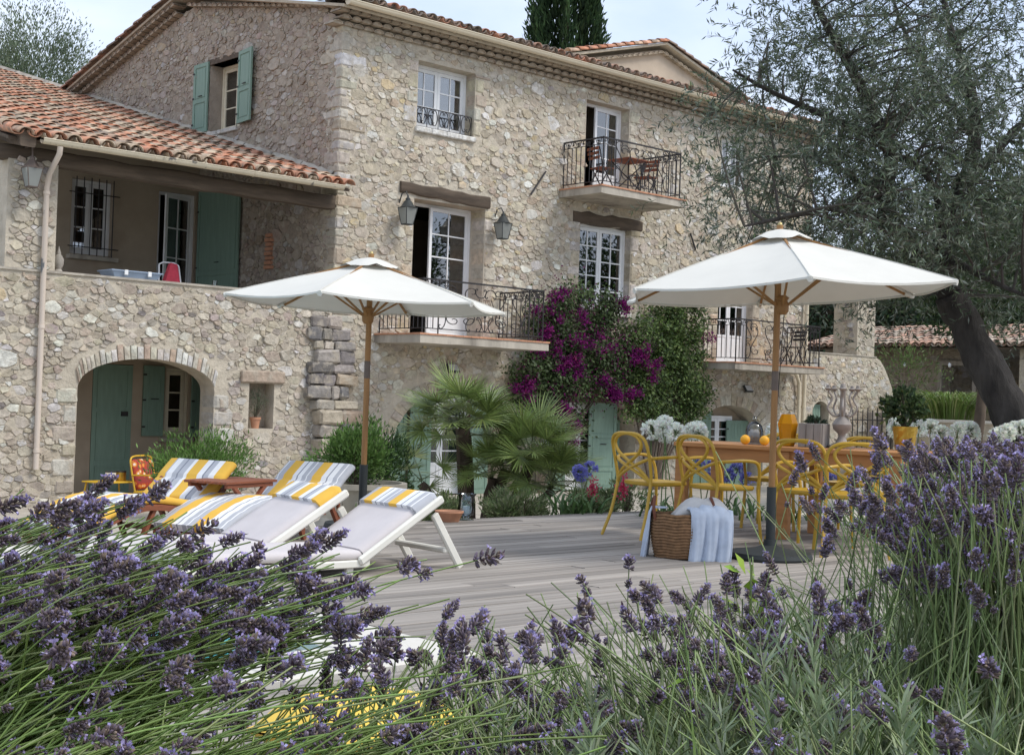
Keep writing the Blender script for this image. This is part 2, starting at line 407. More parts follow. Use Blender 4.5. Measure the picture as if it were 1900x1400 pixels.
def stone_geo(poly, O, u, n, h, rn, gap=.004, dome=.05):
    cx = sum(p[0] for p in poly)/len(poly); cz = sum(p[1] for p in poly)/len(poly)
    A = pa(poly); rr = math.sqrt(A/math.pi); s0 = max(.6, 1-gap/rr)
    ch = []; k = len(poly)
    for i in range(k):
        p, q = poly[i], poly[(i+1)%k]; t = rn.uniform(.05,.17)
        if (p[0]-q[0])**2+(p[1]-q[1])**2 < (rr*.25)**2: ch.append(((p[0]+q[0])/2,(p[1]+q[1])/2)); continue
        ch.append((p[0]+t*(q[0]-p[0]), p[1]+t*(q[1]-p[1]))); ch.append((q[0]+t*(p[0]-q[0]), q[1]+t*(p[1]-q[1])))
    k = len(ch); ch = [((p[0]-cx)*s0*rn.uniform(.84,1.06)+cx, (p[1]-cz)*s0*rn.uniform(.84,1.06)+cz) for p in ch]
    vs = []; tx, tz = rn.uniform(-.2,.2), rn.uniform(-.2,.2)
    for sc, hh in ((1.0,-.03),(.985,h*.6),(.90,h*(1-.1*dome))):
        for p in ch:
            x, z = (p[0]-cx)*sc, (p[1]-cz)*sc
            d = hh+(tx*x+tz*z+rn.uniform(-.3,.3)*h if hh > 0 else 0)
            vs.append(O+u*(cx+x)+Vector((0,0,cz+z))+n*d)
    vs.append(O+u*cx+Vector((0,0,cz))+n*(h*(1+dome*.5)))
    fs = []
    for r in range(2):
        for i in range(k): fs.append((r*k+i, r*k+(i+1)%k, (r+1)*k+(i+1)%k, (r+1)*k+i))
    for i in range(k): fs.append((2*k+i, 2*k+(i+1)%k, 3*k))
    if u.cross(Vector((0,0,1))).dot(n) < 0: fs = [f[::-1] for f in fs]
    # polygons from the clipper keep the square's winding (ccw)
    return vs, fs
PAL_F = [((.49,.435,.35),34),((.445,.385,.305),22),((.60,.585,.545),15),((.53,.50,.44),15),((.46,.375,.295),9),((.52,.43,.28),3),((.33,.295,.26),2)]
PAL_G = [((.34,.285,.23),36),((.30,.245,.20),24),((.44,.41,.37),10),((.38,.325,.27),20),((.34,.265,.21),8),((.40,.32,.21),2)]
PAL_W = [((.48,.43,.35),34),((.43,.375,.30),24),((.57,.55,.51),14),((.43,.355,.29),14),((.36,.305,.265),8),((.25,.225,.21),4)]
def pick(pal, rn):
    t = rn.uniform(0, sum(w for _, w in pal))
    for c, w in pal:
        t -= w
        if t <= 0: break
    f = rn.uniform(.86,1.14); return (c[0]*f, c[1]*f*rn.uniform(.97,1.03), c[2]*f*rn.uniform(.93,1.07))
class Masonry:
    """collects every stone of one building; the 300 largest become parts, the rest one stuff part"""
    def __init__(s, root): s.root = root; s.items = []
    def wall(s, O, u, n, x0, x1, z0, z1, ok, seed, pal, big=1.0, hmin=.007, hmax=.026, w=1.0, gap=.0045, tint=None):
        O, u, n = Vector(O), Vector(u), Vector(n); rn = random.Random(seed+99)
        for poly in rubble_cells(x0, x1, z0, z1, ok, seed, big):
            cx = sum(p[0] for p in poly)/len(poly); cz = sum(p[1] for p in poly)/len(poly)
            if not all(ok(p[0],p[1]) for p in poly):
                if not ok(cx,cz): continue
                np_ = []
                for p in poly:
                    for f in (1,.86,.72,.58,.44,.3,.18):
                        q = (cx+(p[0]-cx)*f, cz+(p[1]-cz)*f)
                        if ok(*q): break
                    np_.append(q)
                poly = np_
            A = pa(poly)
            if A < .0006: continue
            h = rn.uniform(hmin,hmax)*(1.25 if A > .05 else 1)
            c = pick(pal, rn)
            if rn.random() < .5: h *= .5; c = tuple(.6*a+.4*b for a,b in zip(c,pal[0][0]))
            if A > .05 and rn.random() < .3 and pal is not PAL_G: c = pick([((.56,.54,.49),3),((.50,.41,.27),1),((.49,.44,.36),1)], rn)
            if tint: f = tint(cx,cz); c = tuple(a*b for a,b in zip(c,f))
            s.items.append((A*w, *stone_geo(poly,O,u,n,h,rn,gap), c))
    def block(s, verts, faces, c, A): s.items.append((A, [Vector(v) for v in verts], faces, c))
    def finish(s, nmax=300):
        s.items.sort(key=lambda t: -t[0])
        for A, vs, fs, c in s.items[:nmax]:
            me = bpy.data.meshes.new('stone'); me.from_pydata(vs, [], fs); me.polygons.foreach_set('use_smooth', np.zeros(len(fs), dtype=bool))
            at = me.color_attributes.new('Col','FLOAT_COLOR','POINT'); at.data.foreach_set('color', np.tile(np.array([*c,1],dtype=np.float32), len(vs)))
            put('stone', me, s.root, 'stone', world=True)
        mb = MB()
        for A, vs, fs, c in s.items[nmax:]:
            b = len(mb.v); mb.v += [tuple(v) for v in vs]; mb.c += [c]*len(vs); mb.f += [tuple(b+i for i in f) for f in fs]
        if mb.v: tag(mb.build('rubble_masonry','stone',s.root,smooth=False,angle=180,world=True,col=True), kind='stuff')
def rough_block(c, ax, sx, sy, sz, rn, j=.12):
    """a dressed stone: chamfered block with uneven faces; ax = rotation about Z"""
    b = MB(); e = min(sx,sy,sz)*.16; b.bbox(-sx/2,sx/2,-sy/2,sy/2,-sz/2,sz/2,e)
    ca, sa = math.cos(ax), math.sin(ax); out = []
    for v in b.v:
        x, y, z = (v[i]+rn.uniform(-1,1)*j*e*1.3 for i in range(3)); out.append((c[0]+x*ca-y*sa, c[1]+x*sa+y*ca, c[2]+z))
    return out, b.f
# ------------------------------------------------------------------ joinery and ironwork builders
def frame_X(O, u, n, x=0, z=0, y=0, ang=0):
    """local (x along wall, y into wall, z up) -> world, optionally swung by ang about the local origin's vertical"""
    O, u, n = Vector(O), Vector(u), Vector(n)
    B = Matrix((( u.x,-n.x,0,0),(u.y,-n.y,0,0),(0,0,1,0),(0,0,0,1)))
    return Matrix.Translation(O) @ B @ Matrix.Translation((x,y,z)) @ Matrix.Rotation(ang,4,'Z')
def leaf_mb(mb, panes, w, h, cols, rows, panel=0.0, st=.065, mu=.024, t=.04):
    """a glazed leaf, hinge at x=0, running to x=w (w may be negative)"""
    s = 1 if w > 0 else -1; w = abs(w)
    def bx(a,b,c,d,e,f): mb.box(*(sorted((a*s,b*s))),c,d,e,f)
    bx(0,st,0,t,0,h); bx(w-st,w,0,t,0,h); bx(st,w-st,0,t,0,st*1.2); bx(st,w-st,0,t,h-st,h)
    z0 = st*1.2
    if panel:
        bx(st,w-st,.012,t-.012,z0,panel); bx(st+.05,w-st-.05,.004,.012,z0+.05,panel-.05); bx(st,w-st,0,t,panel,panel+st*.8); z0 = panel+st*.8
    iw, ih = (w-2*st), (h-st-z0)
    for c in range(1,cols): bx(st+iw*c/cols-mu/2, st+iw*c/cols+mu/2, .006,t-.006,z0,h-st)
    for r in range(1,rows): 
        for c in range(cols): bx(st+iw*c/cols+(mu/2 if c else 0), st+iw*(c+1)/cols-(mu/2 if c < cols-1 else 0), .007,t-.007,z0+ih*r/rows-mu/2,z0+ih*r/rows+mu/2)
    for c in range(cols):
        for r in range(rows):
            b = MB(); b.X = mb.X; xx = sorted(((st+iw*c/cols)*s,(st+iw*(c+1)/cols)*s)); b.box(xx[0],xx[1],t/2-.002,t/2+.002,z0+ih*r/rows,z0+ih*(r+1)/rows); panes.append(b)
def glazed(root, name, O, u, n, a0, a1, b0, b1, depth, leaves, mt='white_paint', fw=.06, sill=False, label=None):
    """leaves: (x_hinge, width (sign = direction), cols, rows, panel height, swing)"""
    mb = MB(); panes = []
    mb.X = frame_X(O,u,n)
    mb.box(a0+.002,a0+fw,depth,depth+.07,b0,b1-.002); mb.box(a1-fw,a1-.002,depth,depth+.07,b0,b1-.002); mb.box(a0+fw,a1-fw,depth,depth+.07,b1-fw,b1-.002)
    if sill: mb.box(a0+fw,a1-fw,depth-.01,depth+.07,b0+.002,b0+fw*.8)
    zb = b0+(fw*.8 if sill else .015)
    for hx, w, c, r, pn, ang in leaves:
        mb.X = frame_X(O,u,n,hx,zb+.004,depth+.015,ang); leaf_mb(mb,panes,w,b1-fw-zb-.008,c,r,pn)
    o = mb.build(name,mt,root,world=True)
    if label: o['label'] = label
    for p in panes: put('pane', p.mesh('pane_glass'), o)
    for ch in o.children: ch.matrix_parent_inverse = Matrix.Identity(4)
    return o
def shutter(root, O, u, n, x0, x1, z0, z1, d, ang=0, hinge=None, panels=2, name='shutter', iron=True, planks=False):
    """panelled shutter, standing off the wall by d (negative = outwards)"""
    w = x1-x0; hx = x0 if hinge is None else hinge
    mb = MB(); mb.X = frame_X(O,u,n,hx,0,d,ang); a, b = x0-hx, x1-hx; s = .075
    mb.box(a,a+s,0,.036,z0,z1); mb.box(b-s,b,0,.036,z0,z1)
    hs = [z0+(z1-z0)*t for t in ((0,1) if panels == 1 else (0,.46,1) if panels == 2 else (0,.24,.62,1))]
    for i, z in enumerate(hs):
        e = s if 0 < i < len(hs)-1 else s; zz = min(max(z-e/2,z0),z1-e); mb.box(a+s,b-s,0,.036,zz,zz+e)
    for i in range(len(hs)-1):
        q0, q1 = hs[i]+s*.5+(s*.5 if i == 0 else 0), hs[i+1]-s*.5-(s*.5 if i == len(hs)-2 else 0)
        if planks:
            k = max(3,int((w-2*s)/.1)); pw = (w-2*s)/k
            for j in range(k): mb.box(a+s+j*pw+.002,a+s+(j+1)*pw-.002,.010,.026,q0,q1)
        else:
            mb.box(a+s,b-s,.014,.024,q0,q1); mb.box(a+s+.03,b-s-.03,.006,.014,q0+.03,q1-.03)
    o = mb.build(name,'green_paint',root,world=True)
    if iron:
        ib = MB(); ib.X = mb.X
        for t in (.12,.5,.86): ib.box(a-.012,a+.05,-.012,-.001,z0+(z1-z0)*t,z0+(z1-z0)*t+.03)
        ib.tube([((a+b)/2-.06,-.012,z0+(z1-z0)*.53),((a+b)/2+.09,-.012,z0+(z1-z0)*.53)],.009,5)
        c = ib.build('fittings','iron',o); c.matrix_parent_inverse = Matrix.Identity(4)
    return o
def clothoid(kind, turn=2.1, p=2.0, n=34):
    s = np.linspace(-1,1,n*4+1); k = np.sign(s)*np.abs(s)**p if kind == 'S' else .10+np.abs(s)**(p+2)
    th = np.cumsum(k); th -= th[len(th)//2]; th *= turn*math.pi/abs(th[-1])
    P = np.stack([np.cumsum(np.cos(th)), np.cumsum(np.sin(th))],1)
    P -= P.mean(0); a, b = np.linalg.eigh(np.cov(P.T)); ax = b[:,1]
    R = np.array([[ax[1],-ax[0]],[ax[0],ax[1]]]); P = P@R.T
    P -= (P.max(0)+P.min(0))/2; P /= (P[:,1].max()-P[:,1].min())
    return P[::4]
CLO = {'S':clothoid('S',1.9,1.6),'C':clothoid('C',1.75,1.6)}
def scroll(mb, kind, cx, cz, h, w=None, flip=1, r=.0065, rot=0):
    r *= 1.45
    P = CLO[kind].copy(); P[:,0] *= flip
    if w: P[:,0] *= w/(P[:,0].max()-P[:,0].min())/1.0; P[:,1] *= h
    else: P *= h
    if rot: c, s = math.cos(rot), math.sin(rot); P = P@np.array([[c,s],[-s,c]])
    mb.tube([(cx+a,0,cz+b) for a,b in P], r, 4)
def railing(parent, O, u, n, x0, x1, z, depth, h=.95, ornate=True):
    """wrought iron railing round three sides of a balcony"""
    mb = MB()
    def rail(a, b, zz, r=.014, fl=.6): mb.tube([a+(zz,),b+(zz,)], r, 4)
    FX = frame_X(O,u,n,x0,z,-depth); W = x1-x0
    sides = [(frame_X(O,u,n,x0,z,0)@Matrix.Rotation(-math.pi/2,4,'Z'), depth, False), (FX, W, ornate), (frame_X(O,u,n,x1,z,0)@Matrix.Rotation(-math.pi/2,4,'Z'), depth, False)]
    for X, w, orn in sides:
        mb.X = X
        rail((-.01,0),(w+.01,0),h,.02); rail((0,0),(w,0),.09,.012)
        if not orn:
            rail((0,0),(w,0),h-.13,.009)
            k = max(3,round(w/.13))
            for i in range(1,k): mb.tube([(w*i/k,0,.09),(w*i/k,0,h-.13)],.0092,4)
            k2 = max(2,round(w/.3))
            for i in range(k2):
                c = w*(i+.5)/k2; scroll(mb,'S',c-.06,h-.065,.16,.09,1,.005,rot=1.25); scroll(mb,'S',c+.06,h-.065,.16,.09,-1,.005,rot=-1.25)
        else:
            e = .36
            for q in (e, w-e): mb.tube([(q,0,0),(q,0,h)],.013,4)
            for i in (1,2):
                for q in (e*i/3, w-e*i/3): mb.tube([(q,0,.09),(q,0,h-.13)],.0092,4)
            for a, b in ((0,e),(w-e,w)):
                rail((a,0),(b,0),h-.13,.008); c = (a+b)/2
                scroll(mb,'S',c-.06,h-.065,.15,.08,1,.005,rot=1.25); scroll(mb,'S',c+.06,h-.065,.15,.08,-1,.005,rot=-1.25)
            cx = w/2; iw = w-2*e; 
            for s in (-1,1):
                q = cx+s*(iw/2-.09)
                scroll(mb,'S',q,.70,.46,.2,s); scroll(mb,'C',q,.27,.34,.15,s)
                q = cx+s*(iw/2-.30); scroll(mb,'S',q,.50,.62,.27,-s); scroll(mb,'C',q+s*.03,h-.14,.24,.13,s,rot=1.57)
                q = cx+s*iw*.17; scroll(mb,'S',q,.53,.66,.27,s); scroll(mb,'C',q*1.0,.21,.26,.14,-s,rot=.5*s)
                q = cx+s*.12; scroll(mb,'C',q,h-.17,.26,.16,-s,rot=1.57); scroll(mb,'C',q+s*.02,.22,.26,.12,s)
                mb.tube([(cx+s*.02,0,.10),(cx+s*.16,0,.30),(cx+s*.22,0,.50),(cx+s*.14,0,.68)],.007,4)
            for i in range(-3,4): mb.tube([(cx+i*.006,0,.38),(cx+i*.026,0,.52),(cx+i*.043,0,.66-abs(i)*.012)],[.006,.008,.004],4)
            mb.tube([(cx,0,.09),(cx,0,.38)],.010,4); mb.ball((cx,0,.37),.028,8,5)
    mb.X = FX
    for q in (0,W): mb.tube([(q,0,0),(q,0,h+.02)],.015,4)
    mb.X = frame_X(O,u,n,x0,z,0)
    for q in (0,W): mb.tube([(q,-.02,0),(q,-.02,h)],.012,4)
    o = mb.build('railing','iron',parent,world=True); o.matrix_parent_inverse = Matrix.Identity(4)
    return o
def balcony(root, x0, x1, z, depth, h=.95, inset=.1):
    O = (0,19.9,0); mb = MB(); rn = random.Random(int(x0*10))
    n = 14                                              # slab with a slightly uneven worn edge
    vs = []
    for i in range(n+1):
        x = x0+(x1-x0)*i/n; j = rn.uniform(-.006,.006)
        vs += [(x,19.95,z-.17),(x,19.9-depth+j,z-.17+j),(x,19.9-depth+j+.004,z-.03),(x,19.95,z-.03)]
    fs = [(0,1,2,3),(n*4+3,n*4+2,n*4+1,n*4)]
    for i in range(n):
        for k in range(4): fs.append((i*4+k,(i+1)*4+k,(i+1)*4+(k+1)%4,i*4+(k+1)%4))
    mb.add(vs,fs)
    b = mb.build('balcony','concrete',root,world=True)
    k = round((x1-x0)/.2); kk = max(4, round(depth/.2)); tl = []
    for i in range(k):                                   # terracotta floor tiles, nosing over the slab edge
        for j in range(kk):
            y0, y1 = 19.9-depth-.02+j*(depth+.02)/kk, 19.9-depth-.02+(j+1)*(depth+.02)/kk
            t = MB().box(x0-.02+(x1-x0+.04)*i/k+.003,x0-.02+(x1-x0+.04)*(i+1)/k-.003,y0+.003,min(y1,19.893)-.003,z-.029,z+rn.uniform(-.002,.002))
            if j == 0 or i == 0 or i == k-1: put('floor_tile',t.mesh('terracotta'),b)
            else: tl.append(t)
    m = MB()
    for t in tl: m.add(t.v,t.f)
    tag(m.build('floor_tiling','terracotta',b), kind='stuff')
    for c in b.children: c.matrix_parent_inverse = Matrix.Identity(4)
    railing(b, O, (1,0,0), (0,-1,0), x0+inset, x1-inset, z, depth-.08, h)
    return b
# ------------------------------------------------------------------ roof tiles
TILE_C = [(.52,.25,.16),(.55,.30,.20),(.49,.21,.12),(.50,.34,.24),(.42,.32,.23),(.54,.27,.17),(.40,.20,.13),(.48,.38,.28)]
DARK_C = [(.26,.19,.15),(.20,.16,.135),(.30,.21,.17),(.18,.15,.13),(.33,.22,.17),(.40,.24,.18)]
def tile_mesh(r0, r1, ln, up, col, seed, mt='tile'):
    """half round tapered clay tile: axis along +x from 0 to ln, r0 at x=0; up = +1 cover, -1 pan"""
    rn = random.Random(seed); m = 8; th = .014; vs = []
    for x, r in ((0,r0),(ln,r1)):
        for q in (r, r-th):
            for i in range(m+1):
                a = math.pi*i/m; vs.append((x, -q*math.cos(a), up*q*math.sin(a)*.82+rn.uniform(-.002,.002)))
    fs = []; k = m+1
    for i in range(m):
        fs += [(i,i+1,2*k+i+1,2*k+i),(k+i+1,k+i,3*k+i,3*k+i+1),(i+1,i,k+i,k+i+1),(2*k+i,2*k+i+1,3*k+i+1,3*k+i)]
    fs += [(0,2*k,3*k,k),(m,k+m,3*k+m,2*k+m)]
    if up < 0: fs = [f[::-1] for f in fs]
    return mesh_np(vs,[fs[:]],np.tile(col,(len(vs),1)))
def tiled_roof(root, O, ax, dx, ncol, nrow, pitch, expo, slope, cols, nobj, seed, jit=.012, r=.098, stuff_name='roof_tiling', loc0=(0,0,0)):
    """O eave corner; ax unit vector along the eave; dx unit vector up the slope; nobj rows are single tiles, the rest stuff"""
    rn = random.Random(seed); O, ax, dx = Vector(O), Vector(ax).normalized(), Vector(dx).normalized(); nz = dx.cross(ax) if dx.cross(ax).z > 0 else ax.cross(dx)
    side = nz.cross(dx)
    cov = [tile_mesh(r*1.08,r*.86,expo*1.28,1,c,i) for i,c in enumerate(cols)]; pan = [tile_mesh(r*.95,r*1.08,expo*1.28,-1,c,i) for i,c in enumerate(cols)]
    for m_ in cov+pan: m_.materials.append(MAT['tile'])
    acc = {}
    for j in range(nrow):
        for i in range(ncol):
            for kind in (0,1):
                ci = rn.randrange(len(cols)); me = (pan,cov)[kind][ci]
                p = O+ax*((i+.5*kind)*pitch+rn.uniform(-1,1)*jit*.6)+dx*(j*expo+rn.uniform(-1,1)*jit*1.6)+nz*((.035 if kind else .085)+.02)
                d = (dx+side*rn.uniform(-.02,.02)+nz*(-.045+rn.uniform(-.012,.012))).normalized(); s2 = nz.cross(d).normalized(); n2 = d.cross(s2)
                M = Matrix((d,s2,n2)).transposed().to_4x4(); M.translation = p
                if kind == 1 and j < nobj:
                    o = put('roof_tile', me, root); o.matrix_local = Matrix.Translation(root.location).inverted()@M
                else: acc.setdefault((kind,ci),[]).append(np.array(M))
    V, F, Cc, b = [], [], [], 0
    for (kind,ci), Ms in acc.items():
        me = (pan,cov)[kind][ci]; v = np.empty(len(me.vertices)*3); me.vertices.foreach_get('co',v); v = v.reshape(-1,3)
        f = np.array([tuple(p.vertices) for p in me.polygons]); v4 = np.c_[v,np.ones(len(v))]
        for M in Ms: V.append((v4@M.T)[:,:3]); F.append(f+b); b += len(v)
        Cc.append(np.tile(cols[ci],(len(v)*len(Ms),1)))
    if V:
        o = put(stuff_name, mesh_np(np.concatenate(V),[np.concatenate(F)],np.concatenate(Cc)), root, 'tile', world=True); tag(o, kind='stuff')
def genoise(root, O, ax, out, up, L_, pitch, rows, cols, seed):
    """corbelled rows of half round tiles under the eaves"""
    rn = random.Random(seed); O, ax, out, up = Vector(O), Vector(ax), Vector(out), Vector(up)
    ms = []
    for c in cols:
        b = MB(); b.cur = c; k = 7; r = pitch*.5; pr = [(-r*math.cos(math.pi*i/k), r*.62*math.sin(math.pi*i/k)) for i in range(k+1)]
        pin = [(x*.84,y*.80) for x,y in pr]
        b.add([(x,0,y) for x,y in pr]+[(x,0,y) for x,y in pin]+[(x,-.3,y) for x,y in pr]+[(x,-.3,y) for x,y in pin],
              [(i,i+1,2*(k+1)+i+1,2*(k+1)+i) for i in range(k)]+[(k+1+i+1,k+1+i,3*(k+1)+i,3*(k+1)+i+1) for i in range(k)]+[(i+1,i,k+1+i,k+2+i) for i in range(k)])
        b.cur = (.37,.31,.24); b.add([(x*1.0,-.02,y) for x,y in pin]+[(x,-.3,y) for x,y in pin],[tuple(range(k,-1,-1)),(0,k,2*k+1,k+1)])
        ms.append(b.mesh('tile',True,35,True))
    n = int(L_/pitch)
    for rI, (pj, z, sh) in enumerate(rows):
        for i in range(n):
            p = O+ax*((i+.5+sh)*pitch)+out*pj+up*(z+rn.uniform(-.004,.004))
            M = Matrix((ax,out,up)).transposed().to_4x4(); M.translation = p
            if M.determinant() < 0: pass
            o = put('cornice_tile', ms[rn.randrange(len(ms))], root); o.matrix_local = Matrix.Translation(root.location).inverted()@M
# ------------------------------------------------------------------ the main house
FY = 19.9
HO, HU, HN = (0,FY,0), (1,0,0), (0,-1,0)
house = thing('stone_house','large three storey stone farmhouse with balconies and white windows','house',(20,24,-.82))
W3 = (15.72,17.12,6.06,7.28,'rect'); D1 = (15.73,17.48,2.19,4.72,'rect'); UP = (20.17,21.48,5.38,7.32,'rect'); W2 = (20.1,21.65,2.98,4.77,'rect')
D3 = (24.65,25.95,2.06,4.2,'rect'); UR = (24.6,25.7,6.1,7.25,'rect')
A1 = (15.4,18.7,-.82,1.24,'arch',.1); A2 = (19.3,22.0,-.82,1.35,'arch',.2); A3 = (23.95,26.5,-.82,1.1,'arch',.3)
OPS = [W3,D1,UP,W2,D3,UR,A1,A2,A3]
wall_mb(HO,HU,HN,.5,14.0,28.0,-.9,7.72,OPS).build('wall','mortar',house,world=True)
GT = lambda y: min(7.98+.19*(y-FY), 8.92-.235*(y-25.4)) if y > FY+.02 else 7.72
GW = (23.25,24.4,6.2,7.55,'rect')
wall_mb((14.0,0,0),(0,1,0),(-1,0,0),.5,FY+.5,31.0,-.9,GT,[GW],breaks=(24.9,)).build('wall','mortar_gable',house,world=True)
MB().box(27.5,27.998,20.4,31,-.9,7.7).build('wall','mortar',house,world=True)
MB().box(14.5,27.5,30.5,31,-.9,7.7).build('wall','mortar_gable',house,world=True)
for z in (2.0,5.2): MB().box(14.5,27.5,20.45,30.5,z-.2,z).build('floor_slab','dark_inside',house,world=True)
MB().box(14.5,27.5,24.0,24.15,-.9,7.6).build('inner_wall','render',house,world=True)
mas = Masonry(house)
keep = [(15.72-.02,17.12+.14,5.92,7.32,'rect'),(15.36,17.58,4.70,5.02,'rect'),(19.86,22.0,4.75,5.02,'rect')]
def okf(x,z):
    if x < 14.12 or x > 27.95 or z < -.85 or z > 7.56: return False
    if any(in_open(o,x,z,.02) for o in OPS) or any(in_open(o,x,z) for o in keep): return False
    for a in (A1,A2,A3):
        if in_open(a,x,z,.30) and z > a[5]: return False       # ring of voussoirs goes here
    return True
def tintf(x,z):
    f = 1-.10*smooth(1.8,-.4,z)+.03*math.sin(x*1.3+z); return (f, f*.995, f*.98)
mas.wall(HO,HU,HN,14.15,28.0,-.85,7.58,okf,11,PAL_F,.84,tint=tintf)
def okg(y,z):
    if y < FY+.12 or y > 30.9 or z > GT(y)-.06: return False
    if in_open(GW,y,z,.03): return False
    roof = 4.6+.28*(y-19.5)
    return z > roof+.12 or (1.9 < z < roof-.2 and y < 24.6)
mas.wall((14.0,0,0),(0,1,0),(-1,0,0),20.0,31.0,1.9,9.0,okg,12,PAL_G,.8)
rn = random.Random(5)
z = -.82
while z < 7.5:                                            # corner quoins, alternately long on either face
    h = rn.choice((.13,.17,.22,.27,.34)); lg = rn.random() < .5; big = rn.uniform(.3,.6) if lg else rn.uniform(.14,.3); sm = rn.uniform(.16,.3) if lg else rn.uniform(.28,.6)
    c = pick([((.47,.45,.40),4),((.43,.38,.31),4),((.40,.33,.255),2)],rn)
    if z > 6.3: c = pick([((.52,.51,.48),3),((.46,.43,.37),2)],rn)
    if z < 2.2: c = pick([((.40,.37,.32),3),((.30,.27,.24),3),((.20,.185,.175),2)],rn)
    vs, fs = rough_block((14.0-.018+big/2, FY-.02+sm/2, z+h/2),0,big,sm,h-.012,rn)
    mas.block(vs,fs,c,big*h+.05); z += h
for a in (A1,A2,A3):                                      # voussoirs round the ground floor arches
    c = (a[0]+a[1])/2; R_ = (a[1]-a[0])/2; H_ = a[3]-a[5]; k = int((R_+H_)*1.6/.15); prev = 0
    for i in range(k):
        t0, t1 = math.pi*i/k, math.pi*(i+1)/k; ln = rn.uniform(.2,.3)
        def P(t, e, y): return (c-(R_+e)*math.cos(t), y, a[5]+(H_+e)*math.sin(t))
        g = .006; y0 = FY-rn.uniform(.012,.035); q = [P(t0+g,.004,y0),P(t1-g,.004,y0),P(t1-g,ln,y0+.006),P(t0+g,ln,y0+.006),P(t0+g,.004,FY+.3),P(t1-g,.004,FY+.3),P(t1-g,ln,FY+.05),P(t0+g,ln,FY+.05)]
        m_ = [sum(v[i_] for v in q[:4])/4 for i_ in range(3)]; q.append((m_[0],y0-.012,m_[2]))
        mas.block(q,[(0,1,8),(1,2,8),(2,3,8),(3,0,8),(0,4,5,1),(2,6,7,3),(1,5,6,2),(3,7,4,0)],pick([((.46,.40,.31),4),((.52,.48,.41),2),((.40,.32,.24),2)],rn),.05)
def jambs(op, depth, d=1, pal=None, seed=1):
    """dressed stones up both sides of an opening"""
    r2 = random.Random(seed); pal = pal or [((.52,.44,.31),3),((.50,.46,.38),2),((.46,.40,.32),2)]
    for sx, sg in ((op[0],-1),(op[1],1)):
        z = op[2]
        while z < op[3]-.05:
            h = min(r2.uniform(.2,.42), op[3]-z); w = r2.uniform(.16,.4)
            vs, fs = rough_block((sx+sg*(w/2-.004), FY+depth/2-.012, z+h/2),0,w,depth+.02,h-.014,r2); mas.block(vs,fs,pick(pal,r2),.03); z += h
jambs(UP,.25,seed=3); jambs((W2[0],W2[1],W2[2],W2[3]),.2,pal=[((.40,.34,.26),1),((.46,.42,.36),1)],seed=4); jambs((D1[0],D1[1],2.2,4.7),.4,seed=5); jambs((W3[0],W3[1],6.08,7.26),.27,pal=[((.50,.45,.36),2),((.55,.53,.48),2),((.43,.36,.28),2)],seed=6); jambs((D3[0],D3[1],2.1,4.2),.2,pal=[((.50,.38,.26),1),((.48,.42,.33),1)],seed=8)
for x in (15.68,16.05,16.42,16.78): # pale sill stones
    vs, fs = rough_block((x+.18,FY+.08,6.0),0,.365,.3,.1,rn); mas.block(vs,fs,(.62,.61,.58),.05)
for x in (20.95,21.3): 
    vs, fs = rough_block((x+.18,FY+.06,2.93),0,.36,.3,.09,rn); mas.block(vs,fs,(.58,.56,.51),.05)
for y in (23.3,23.65,24.05):
    vs, fs = rough_block((14.0+.06,y+.18,6.15),0,.24,.36,.08,rn); mas.block(vs,fs,(.50,.48,.44),.05)
mas.finish(300)
# lintels: old beams with a wavy axis
def beam(root, name, p, q, w, h, mt, seed, n=9, wob=.02):
    r2 = random.Random(seed); p, q = Vector(p), Vector(q); d = (q-p); t = d.normalized(); s = Vector((0,0,1)).cross(t).normalized(); mb = MB(); vs = []
    for i in range(n+1):
        c = p+d*i/n+Vector((0,0,r2.uniform(-1,1)*wob)); a, b = w/2*r2.uniform(.9,1.06), h/2*r2.uniform(.86,1.08)
        vs += [c-s*a*.85-Vector((0,0,b)), c+s*a*.85-Vector((0,0,b)), c+s*a-Vector((0,0,b*.7)), c+s*a+Vector((0,0,b*.8)), c+s*a*.8+Vector((0,0,b)), c-s*a*.8+Vector((0,0,b)), c-s*a+Vector((0,0,b*.8)), c-s*a-Vector((0,0,b*.7))]
    fs = [tuple(range(8)), tuple(n*8+7-i for i in range(8))]
    for i in range(n):
        for k in range(8): fs.append((i*8+(k+1)%8, i*8+k, (i+1)*8+k, (i+1)*8+(k+1)%8))
    mb.add(vs,fs); return mb.build(name,mt,root,smooth=True,angle=50,world=True)
beam(house,'lintel',(15.38,FY+.11,4.90),(17.56,FY+.11,4.85),.34,.22,'old_wood',3)
beam(house,'lintel',(19.88,FY+.13,4.88),(21.97,FY+.13,4.87),.34,.24,'old_wood',4)
MB().box(14.0-.02,14.3,23.15,24.5,7.55,7.66).build('lintel','old_wood',house,world=True)
# windows and doors of the facade
def two(op, d, cols, rows, panel=0, sw=(0,0), fw=.06):
    m_ = (op[0]+op[1])/2; return [(op[0]+fw+.002,(m_-op[0]-fw)-.005,cols,rows,panel,sw[0]),(op[1]-fw-.002,-(op[1]-m_-fw)+.005,cols,rows,panel,sw[1])]
glazed(house,'window',HO,HU,HN,*W3[:4],.27,two(W3,.27,2,3),sill=True)
glazed(house,'window',HO,HU,HN,*W2[:4],.17,two(W2,.17,2,5),sill=True)
glazed(house,'window',HO,HU,HN,*UR[:4],.2,two(UR,.2,2,3),sill=True)
glazed(house,'french_door',HO,HU,HN,*D1[:4],.42,[(17.48-.062,-1.03,2,4,.62,.10),(15.73+.062,.58,1,4,.62,1.35)])
glazed(house,'french_door',HO,HU,HN,*UP[:4],.24,[(21.48-.062,-.78,2,4,.45,.08),(20.17+.062,.4,1,4,.45,1.4)])
